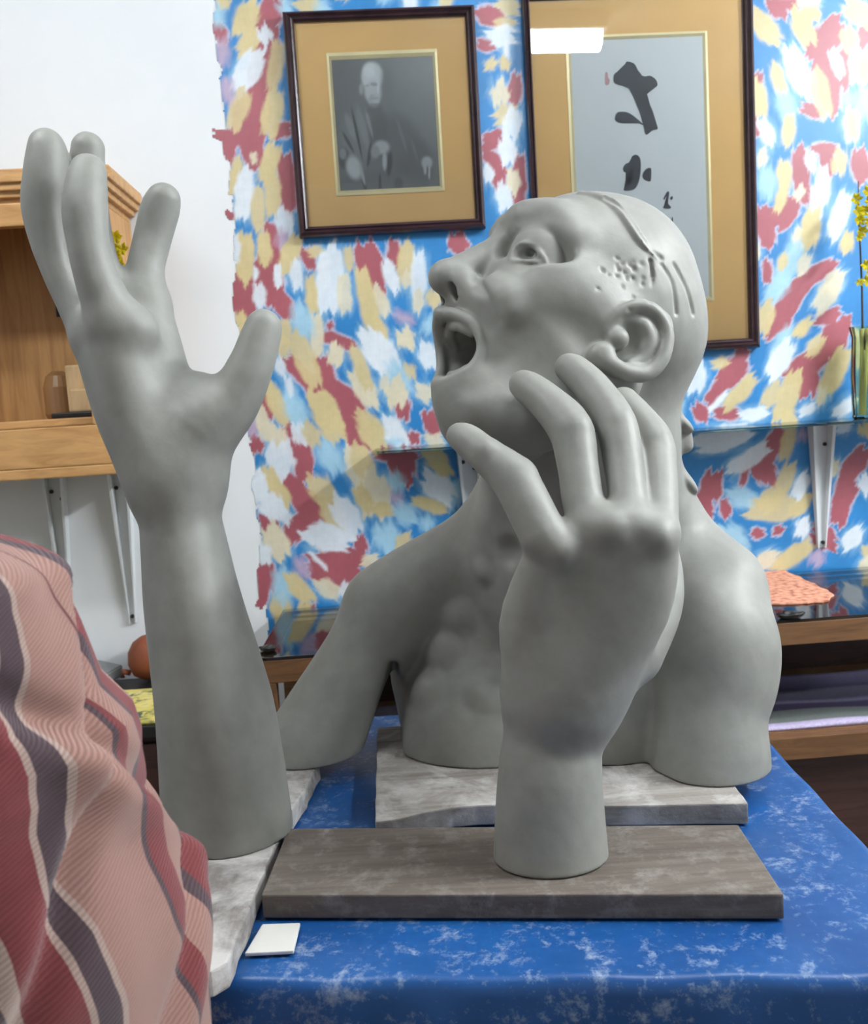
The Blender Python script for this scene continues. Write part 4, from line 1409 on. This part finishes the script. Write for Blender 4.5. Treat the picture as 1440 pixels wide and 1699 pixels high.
# ------------------------------------------------------------------ bust
def bust():
    c = Clay()
    D0 = 1.31
    U_ = D0 / FPX                                        # metres per px at the head
    bas = np.array([RI, UP, -FW])                        # image right, up, towards the viewer
    iv = lambda x, y, q: x * bas[0] + y * bas[1] + q * bas[2]
    Li = np.array([.33, .13, .93]); Li /= np.linalg.norm(Li)
    L = iv(*Li)
    Fi = np.array([-.77, .64, 0]); Fi -= (Fi @ Li) * Li; Fi /= np.linalg.norm(Fi)
    F_ = iv(*Fi)
    Hh = np.cross(F_, L); Hh /= np.linalg.norm(Hh)
    if Hh @ UP < 0:
        Hh = -Hh
    AX = np.array([F_, Hh, L])
    O = (1000, 520)
    Ow = P(*O, D0)

    def H(px, py, s_=0.0):
        q = (s_ - (px - O[0]) * Li[0] - (O[1] - py) * Li[1]) / Li[2]
        return P(px, py, D0 - q * U_)

    def mir(p):
        return p - 2 * ((p - Ow) @ L) * L

    def ell(px, py, s_, r, k, op='u', both=True, axes=AX):
        p = H(px, py, s_)
        r = np.array(r) * U_
        c.ell(p, axes, r, k * U_, op)
        if both and s_:
            A2 = np.array([a - 2 * (a @ L) * L for a in axes])
            c.ell(mir(p), A2, r, k * U_, op)

    def chain(pts, k, both=True, op='u', squash=None, sub=4):
        w_ = [H(a, b, s_) for a, b, s_, r in pts]
        r = [q[3] * U_ for q in pts]
        c.chain(w_, r, k * U_, op, sub, squash)
        if both:
            c.chain([mir(p) for p in w_], r, k * U_, op, sub, squash)

    def skin(pts, r, k, op='u', off=0.0, sub=3):
        """detail laid on the surface as seen; off > 0 lifts it"""
        w_ = []
        for a in pts:
            h_ = c.hit(*a)
            if h_ is not None:
                w_.append(h_ - ray(*a) * off * U_)
        if len(w_) > 1:
            rr = [q * U_ for q in (r if hasattr(r, '__len__') else [r] * len(w_))]
            c.chain(w_, rr[:len(w_)], k * U_, op, sub)

    # ---- torso
    yaw = math.radians(20)
    bx = np.array([math.cos(yaw), -math.sin(yaw), 0]); by = np.array([math.sin(yaw), math.cos(yaw), 0]); bz = np.array([0, 0, 1.0])
    TA = np.array([bx, by, bz])
    px_e = lambda px, py, d, r, k, op='u', A=TA: c.ell(P(px, py, d), A, np.array(r) * d / FPX, k, op)
    px_e(850, 1125, 1.54, (212, 132, 240), .04)
    px_e(800, 1310, 1.465, (158, 128, 190), .08)
    px_e(1010, 1180, 1.43, (110, 120, 220), .03)
    px_chain(c, [(640, 1010, 1.50, 66), (760, 960, 1.525, 84), (900, 930, 1.525, 106), (1040, 950, 1.47, 106), (1180, 1010, 1.38, 84)], .035)
    # far arm (left of the picture), cut below the shoulder
    px_chain(c, [(650, 1010, 1.50, 78), (612, 1075, 1.49, 70), (580, 1130, 1.48, 72), (545, 1190, 1.47, 76), (515, 1245, 1.46, 80), (500, 1300, 1.46, 82)], .022)
    # near shoulder and arm stump
    px_e(1188, 1085, 1.345, (99, 104, 140), .03)
    px_chain(c, [(1185, 1075, 1.345, 97), (1186, 1130, 1.335, 93), (1180, 1190, 1.325, 89), (1178, 1270, 1.32, 97), (1176, 1360, 1.32, 97)], .02)
    # neck and trapezius
    px_chain(c, [(1020, 640, 1.34, 105), (985, 760, 1.37, 140), (955, 870, 1.42, 150), (930, 960, 1.46, 150)], .03)
    px_chain(c, [(880, 800, 1.42, 70), (800, 890, 1.46, 58), (700, 960, 1.49, 52)], .045)
    px_chain(c, [(1060, 800, 1.42, 70), (1130, 900, 1.42, 62), (1200, 960, 1.38, 60)], .04)

    # armpit and the furrow between chest and stump
    px_chain(c, [(634, 1330, 1.45, 38), (638, 1240, 1.45, 29), (645, 1170, 1.45, 19), (652, 1105, 1.45, 8)], .012, (FW, 6.0), op='s')
    px_chain(c, [(1078, 1340, 1.27, 18), (1082, 1240, 1.27, 18), (1096, 1150, 1.26, 16), (1112, 1090, 1.255, 8)], .03, op='s')

    # ---- skull and face masses
    ell(992, 496, 0, (166, 178, 148), 10)
    ell(1050, 560, 0, (118, 120, 118), 40)
    ell(942, 456, 0, (118, 124, 116), 34)
    chain([(900, 480, 0, 104), (860, 560, 0, 98), (842, 600, 0, 88)], 40, False)
    chain([(1010, 632, 100, 50), (905, 690, 84, 52), (800, 684, 34, 46)], 40)
    ell(768, 660, 0, (50, 46, 46), 26)
    ell(840, 690, 0, (80, 60, 80), 40)
    ell(955, 485, 112, (66, 40, 34), 44)
    ell(880, 520, 80, (60, 40, 34), 40)
    chain([(930, 505, 96, 36), (985, 535, 112, 36), (1020, 565, 124, 32)], 60)
    ell(930, 620, 104, (60, 50, 30), 44)
    # throat
    px_chain(c, [(815, 705, 1.33, 40), (880, 770, 1.38, 76), (905, 850, 1.42, 92)], .03)
    # ---- brow, sockets
    chain([(848, 372, 14, 18), (872, 358, 50, 24), (922, 362, 86, 27), (958, 398, 112, 26)], 24)
    ell(866, 408, 96, (46, 30, 46), 20, 's')
    ell(838, 408, 46, (24, 22, 24), 16, 's')
    ell(908, 410, 118, (46, 24, 34), 20, 's')
    # ---- nose
    chain([(856, 400, 0, 24), (800, 432, 0, 26), (748, 459, 0, 27)], 16, False)
    ell(736, 460, 0, (24, 24, 26), 14)
    ell(773, 470, 28, (28, 23, 18), 10)
    ell(776, 478, 0, (26, 18, 22), 12)
    # ---- muzzle, mouth
    ell(792, 525, 0, (52, 34, 70), 26)
    ell(772, 640, 0, (46, 34, 56), 26)
    chain([(744, 528, -26, 18), (746, 560, -42, 18), (748, 600, -44, 18), (746, 636, -24, 18)], 16, False)
    MA = np.array([iv(-.943, 0, .331), iv(0, 1, 0), L])
    MA[1] = np.cross(MA[0], L); MA[1] /= np.linalg.norm(MA[1])
    c.ell(H(728, 580, 14), MA, np.array((74, 47, 62)) * U_, 6 * U_, 's')
    c.ell(H(790, 582, 8), MA, np.array((78, 34, 44)) * U_, 8 * U_, 's')
    chain([(732, 521, 0, 11), (754, 522, 26, 10), (784, 539, 50, 8), (798, 574, 60, 7), (784, 612, 52, 8), (756, 631, 28, 10), (731, 640, 0, 12)], 8, False)
    chain([(732, 521, 0, 11), (727, 538, -22, 10), (727, 562, -38, 8), (731, 588, -44, 8), (732, 612, -38, 8), (729, 630, -16, 10), (731, 640, 0, 12)], 8, False)
    chain([(750, 540, 0, 9), (762, 541, 26, 9), (784, 552, 42, 8)], 3)
    chain([(748, 624, 0, 7), (760, 620, 24, 7), (776, 610, 38, 6)], 3)
    c.ell(H(800, 616, 0), MA, np.array((36, 14, 34)) * U_, 8 * U_)
    ell(763, 486, 25, (22, 13, 10), 5, 's')
    # ---- eyes
    e0 = H(897, 428, 60)
    for m in (False, True):
        f = mir if m else (lambda p: p)
        A2 = AX if not m else np.array([a - 2 * (a @ L) * L for a in AX])
        c.ball(f(e0), 50 * U_, 4 * U_)
        c.ball(f(H(905, 462, 76)), 30 * U_, 30 * U_)
        c.ball(f(H(860, 452, 60)), 26 * U_, 24 * U_)
    return c, H, mir, ell, chain, skin, iv, L, AX, U_, e0, px_e


def finish_bust():
    c, H, mir, ell, chain, skin, iv, L, AX, U_, e0, px_e = bust()
    # eye opening cut in the lid, eyeball set back inside it
    h_ = c.hit(874, 420)
    A = np.array([iv(1, .10, 0), iv(-.10, 1, 0), iv(0, 0, 1)])
    c.ell(h_, A, np.array((25, 12, 9)) * U_, 2 * U_, 's')
    c.ball(H(889, 431, 58), 39 * U_, 1.5 * U_)
    h2 = c.hit(880, 419)
    c.ball(h2, 6.5 * U_, 2 * U_, 's')
    skin([(846, 432), (854, 414), (868, 404), (886, 409), (899, 424), (906, 436)], [3, 4, 4.5, 4.5, 4, 3], 3, off=1)
    skin([(850, 434), (874, 434), (898, 436)], [3, 3.5, 3], 3, off=1)
    # smile fold
    skin([(792, 464), (806, 480), (820, 502), (830, 530)], [6, 7, 6, 5], 12, 's', off=3)
    skin([(820, 472), (836, 490), (848, 514)], [9, 13, 12], 30, off=-9)
    h_ = c.hit(884, 592)
    c.ell(h_ - ray(884, 592) * 30 * U_, np.array([iv(.8, -.6, 0), iv(.6, .8, 0), iv(0, 0, 1)]), np.array((78, 52, 38)) * U_, 22 * U_, 's')
    # ear
    base = H(1052, 566, 140)
    ea = np.array([iv(.64, -.77, .15), iv(.77, .64, .0), iv(-.1, .1, .98)])
    ea = np.array([a / np.linalg.norm(a) for a in ea])
    E = lambda px, py, s_: H(px, py, s_)
    s0, s1 = 158, 182
    c.ell(E(1054, 566, 150), ea, np.array((44, 64, 20)) * U_, 8 * U_)
    c.ell(E(1046, 570, s1 + 2), ea, np.array((32, 48, 22)) * U_, 8 * U_, 's')
    chain([(1012, 548, s0, 9), (1026, 522, s0 + 8, 11), (1060, 508, s1 - 4, 11), (1090, 521, s1, 11), (1106, 556, s1, 11), (1098, 596, s1, 11), (1072, 620, s1 - 6, 12), (1036, 617, s1 - 10, 13), (1008, 602, s0 + 6, 14)], 6, False)
    c.ell(E(997, 590, s0), ea, np.array((20, 22, 16)) * U_, 8 * U_)
    chain([(1046, 534, s0 + 8, 9), (1066, 540, s0 + 14, 13), (1076, 566, s0 + 14, 12), (1066, 594, s0 + 10, 10), (1046, 606, s0 + 8, 9)], 8, False)
    c.ell(E(1025, 563, s0 + 8), ea, np.array((16, 17, 16)) * U_, 6 * U_)
    c.ell(mir(E(1054, 566, 150)), np.array([a - 2 * (a @ L) * L for a in ea]), np.array((44, 60, 16)) * U_, 8 * U_)
    # clay strip and tool marks on the scalp
    skin([(960, 321), (990, 326), (1020, 342), (1042, 368), (1064, 400), (1088, 426)], [4, 7, 9, 9, 8, 3], 2, off=1)
    skin([(1004, 326), (1034, 344), (1054, 370), (1074, 400), (1098, 428)], 5, 2, 's', off=2)
    rr = random.Random(8)
    for i in range(26):
        h_ = c.hit(rr.gauss(1036, 24), rr.gauss(448, 26))
        c.ball(h_ - ray(1036, 448) * 2.2 * U_, rr.uniform(3.2, 4.8) * U_, 2 * U_, 's')
    skin([(1078, 432), (1082, 470), (1078, 500)], 3, 3, 's', off=1)
    skin([(1096, 436), (1116, 470), (1122, 520)], 3.5, 3, 's', off=1)
    skin([(1120, 440), (1140, 480), (1150, 520)], 4, 4, 's', off=1)
    # ragged clay at the nape
    px_c = lambda pts, k, sq=None: px_chain(c, pts, k, sq)
    c.ell(P(1098, 682, 1.355), np.array([iv(.8, -.55, .1), iv(.55, .8, .1), iv(-.14, -.03, .99)]), np.array((62, 15, 58)) * U_, .004)
    px_c([(1070, 700, 1.38, 60), (1112, 722, 1.38, 34), (1136, 738, 1.38, 14)], .006)
    c.ell(P(1118, 782, 1.40), np.array([iv(.72, -.69, .1), iv(.69, .72, .1), iv(-.14, 0, .99)]), np.array((56, 15, 44)) * U_, .004)
    # collar bones, ribs
    h_ = c.hit(812, 948)
    c.ball(h_ + ray(812, 948) * 14 * U_, 22 * U_, .012)
    px_chain(c, [(850, 790, 1.345, 34), (824, 870, 1.39, 30), (812, 940, 1.425, 22)], .035)
    h_ = c.hit(842, 918)
    c.ball(h_ - ray(842, 918) * 12 * U_, 26 * U_, .014, 's')
    for (x, y, r) in ((778, 1018, 26), (748, 1082, 24), (720, 1150, 20), (806, 1160, 18)):
        h_ = c.hit(x, y)
        c.ball(h_ + ray(x, y) * (r * 2.0 - 8) * U_, r * 2.0 * U_, .012)
    # armpit hollow
    c.below(BT + .0006)
    return c


finish_bust().build('clay_bust', .0023, 'grey clay bust of a shouting man with head thrown back, on the notched plank', 'sculpture')

# ================================================================== plaid blanket in the left foreground
def blanket():
    ys = [800, 820, 860, 900, 960, 1010, 1080, 1130, 1180, 1240, 1290, 1330, 1380, 1420, 1500, 1560, 1610, 1699, 1900]
    xs = [-30, 0, 26, 40, 52, 62, 90, 106, 122, 180, 195, 194, 203, 212, 250, 272, 286, 291, 300]
    Dc = .64
    nz, nt = 260, 220
    V, UV = [], []
    ztop = P(0, 806, Dc)[2]
    for i in range(nz + 1):
        k = i / nz
        z = ztop * (1 - k)
        # sketch row at this height
        y = 849.5
        for _ in range(6):
            x = float(np.interp(y, ys, xs))
            pz = P(x, y, Dc)[2]
            y += (pz - z) * FPX / Dc
        x = float(np.interp(y, ys, xs))
        xr = P(x, min(y, 1900), Dc)[0]
        a, b = .20 + .05 * k, .15 + .05 * k
        if i < 14:
            f = math.sin(i / 14 * math.pi / 2) * .9 + .1
        else:
            f = 1
        xc = xr - a
        for j in range(nt):
            t = 2 * math.pi * j / nt
            ca, sa = math.cos(t), math.sin(t)
            u = t - (2 * math.pi if t > math.pi else 0)       # 0 at the right silhouette, negative towards the viewer
            r = 1.0
            # folds: a rolled crease and slanting drapes
            zz = z
            def ridge(z0, slope, w_, amp):
                q = (zz - z0 - slope * u) / w_
                return amp * math.exp(-q * q)
            r += ridge(1.175, .22, .018, -.09) + ridge(1.20, .22, .03, .05)
            r += ridge(1.10, -.16, .020, -.07) + ridge(1.075, -.16, .03, .06)
            r += ridge(.985, .18, .016, -.05) + ridge(.95, .15, .03, .04)
            r += .008 * math.sin(u * 9 + z * 14) + .006 * math.sin(u * 17 - z * 22)
            V.append((xc + a * f * r * ca * (1 if ca < .97 else 1), Dc + .02 + b * f * r * sa, z))
            sh = min(1, max(0, (z - 1.06) / .22))
            UV.append((u * (a + b) / 2 - .05 * sh * sh * (3 - 2 * sh) * (1 if u < 0 else 0), z))
    F = []
    for i in range(nz):
        for j in range(nt):
            F.append((i * nt + j, i * nt + (j + 1) % nt, (i + 1) * nt + (j + 1) % nt, (i + 1) * nt + j))
    F.append(tuple(range(nt)))
    F.append(tuple(nz * nt + j for j in range(nt))[::-1])
    t = NT('pink_plaid_wool')
    at = t.n('ShaderNodeAttribute'); at.attribute_name = 'cloth'
    sp = t.n('ShaderNodeSeparateXYZ')
    t.l(at.outputs['Vector'], sp.inputs[0])
    # slow waver so that the stripes bend with the folds
    nz_ = t.noise(t.coord(scale=(3, 3, 7)), 2.0, 2)
    ma = t.n('ShaderNodeMath', operation='MULTIPLY_ADD')
    t.l(nz_, ma.inputs[0]); ma.inputs[1].default_value = .016; t.l(sp.outputs[0], ma.inputs[2])
    mr = t.n('ShaderNodeMapRange')
    mr.inputs['From Min'].default_value = -.306; mr.inputs['From Max'].default_value = .294
    t.l(ma.outputs[0], mr.inputs[0])
    pink, red, dark, pale = srgb(152, 116, 106), srgb(118, 52, 54), srgb(74, 58, 64), srgb(168, 146, 136)
    r = t.n('ShaderNodeValToRGB')
    r.color_ramp.interpolation = 'CONSTANT'
    e = r.color_ramp.elements
    stops = [(0, pink), (.06, red), (.10, pink), (.14, dark), (.155, pale), (.17, red), (.20, pink), (.238, dark), (.250, pale), (.267, red), (.323, pale), (.332, dark), (.357, pale), (.364, pink), (.476, dark), (.484, red), (.515, pink), (.56, dark), (.58, red), (.64, pink), (.75, dark), (.77, red), (.84, pink)]
    e[0].position, e[0].color = stops[0]
    e[1].position, e[1].color = stops[1]
    for p, c in stops[2:]:
        q = e.new(p); q.color = c
    t.l(mr.outputs[0], r.inputs[0])
    # twill rib
    cv = t.n('ShaderNodeCombineXYZ')
    t.l(sp.outputs[0], cv.inputs[0]); t.l(sp.outputs[1], cv.inputs[1])
    mp = t.n('ShaderNodeMapping'); mp.inputs['Rotation'].default_value = (0, 0, math.radians(62))
    t.l(cv.outputs[0], mp.inputs[0])
    wv = t.n('ShaderNodeTexWave'); wv.inputs['Scale'].default_value = 120; wv.inputs['Distortion'].default_value = .6; wv.inputs['Detail Scale'].default_value = 1.5
    t.l(mp.outputs[0], wv.inputs['Vector'])
    sh = t.ramp(wv.outputs['Fac'], [(.25, (.80, .78, .78, 1)), (.7, (1.08, 1.06, 1.06, 1))])
    t.col(t.mix(1.0, r.outputs[0], sh, 'MULTIPLY'))
    t.set(Roughness=.95)
    t.b.inputs['Sheen Weight'].default_value = .2
    t.bump(wv.outputs['Fac'], .5, .002)
    o = mesh('plaid_blanket', V, F, t.m, None, True)
    a_ = o.data.attributes.new('cloth', 'FLOAT_VECTOR', 'POINT')
    a_.data.foreach_set('vector', np.array([(u, v, 0) for u, v in UV], np.float32).ravel())
    tag(o, 'heaped pink plaid blanket with red and dark stripes in the left foreground', 'blanket')


blanket()
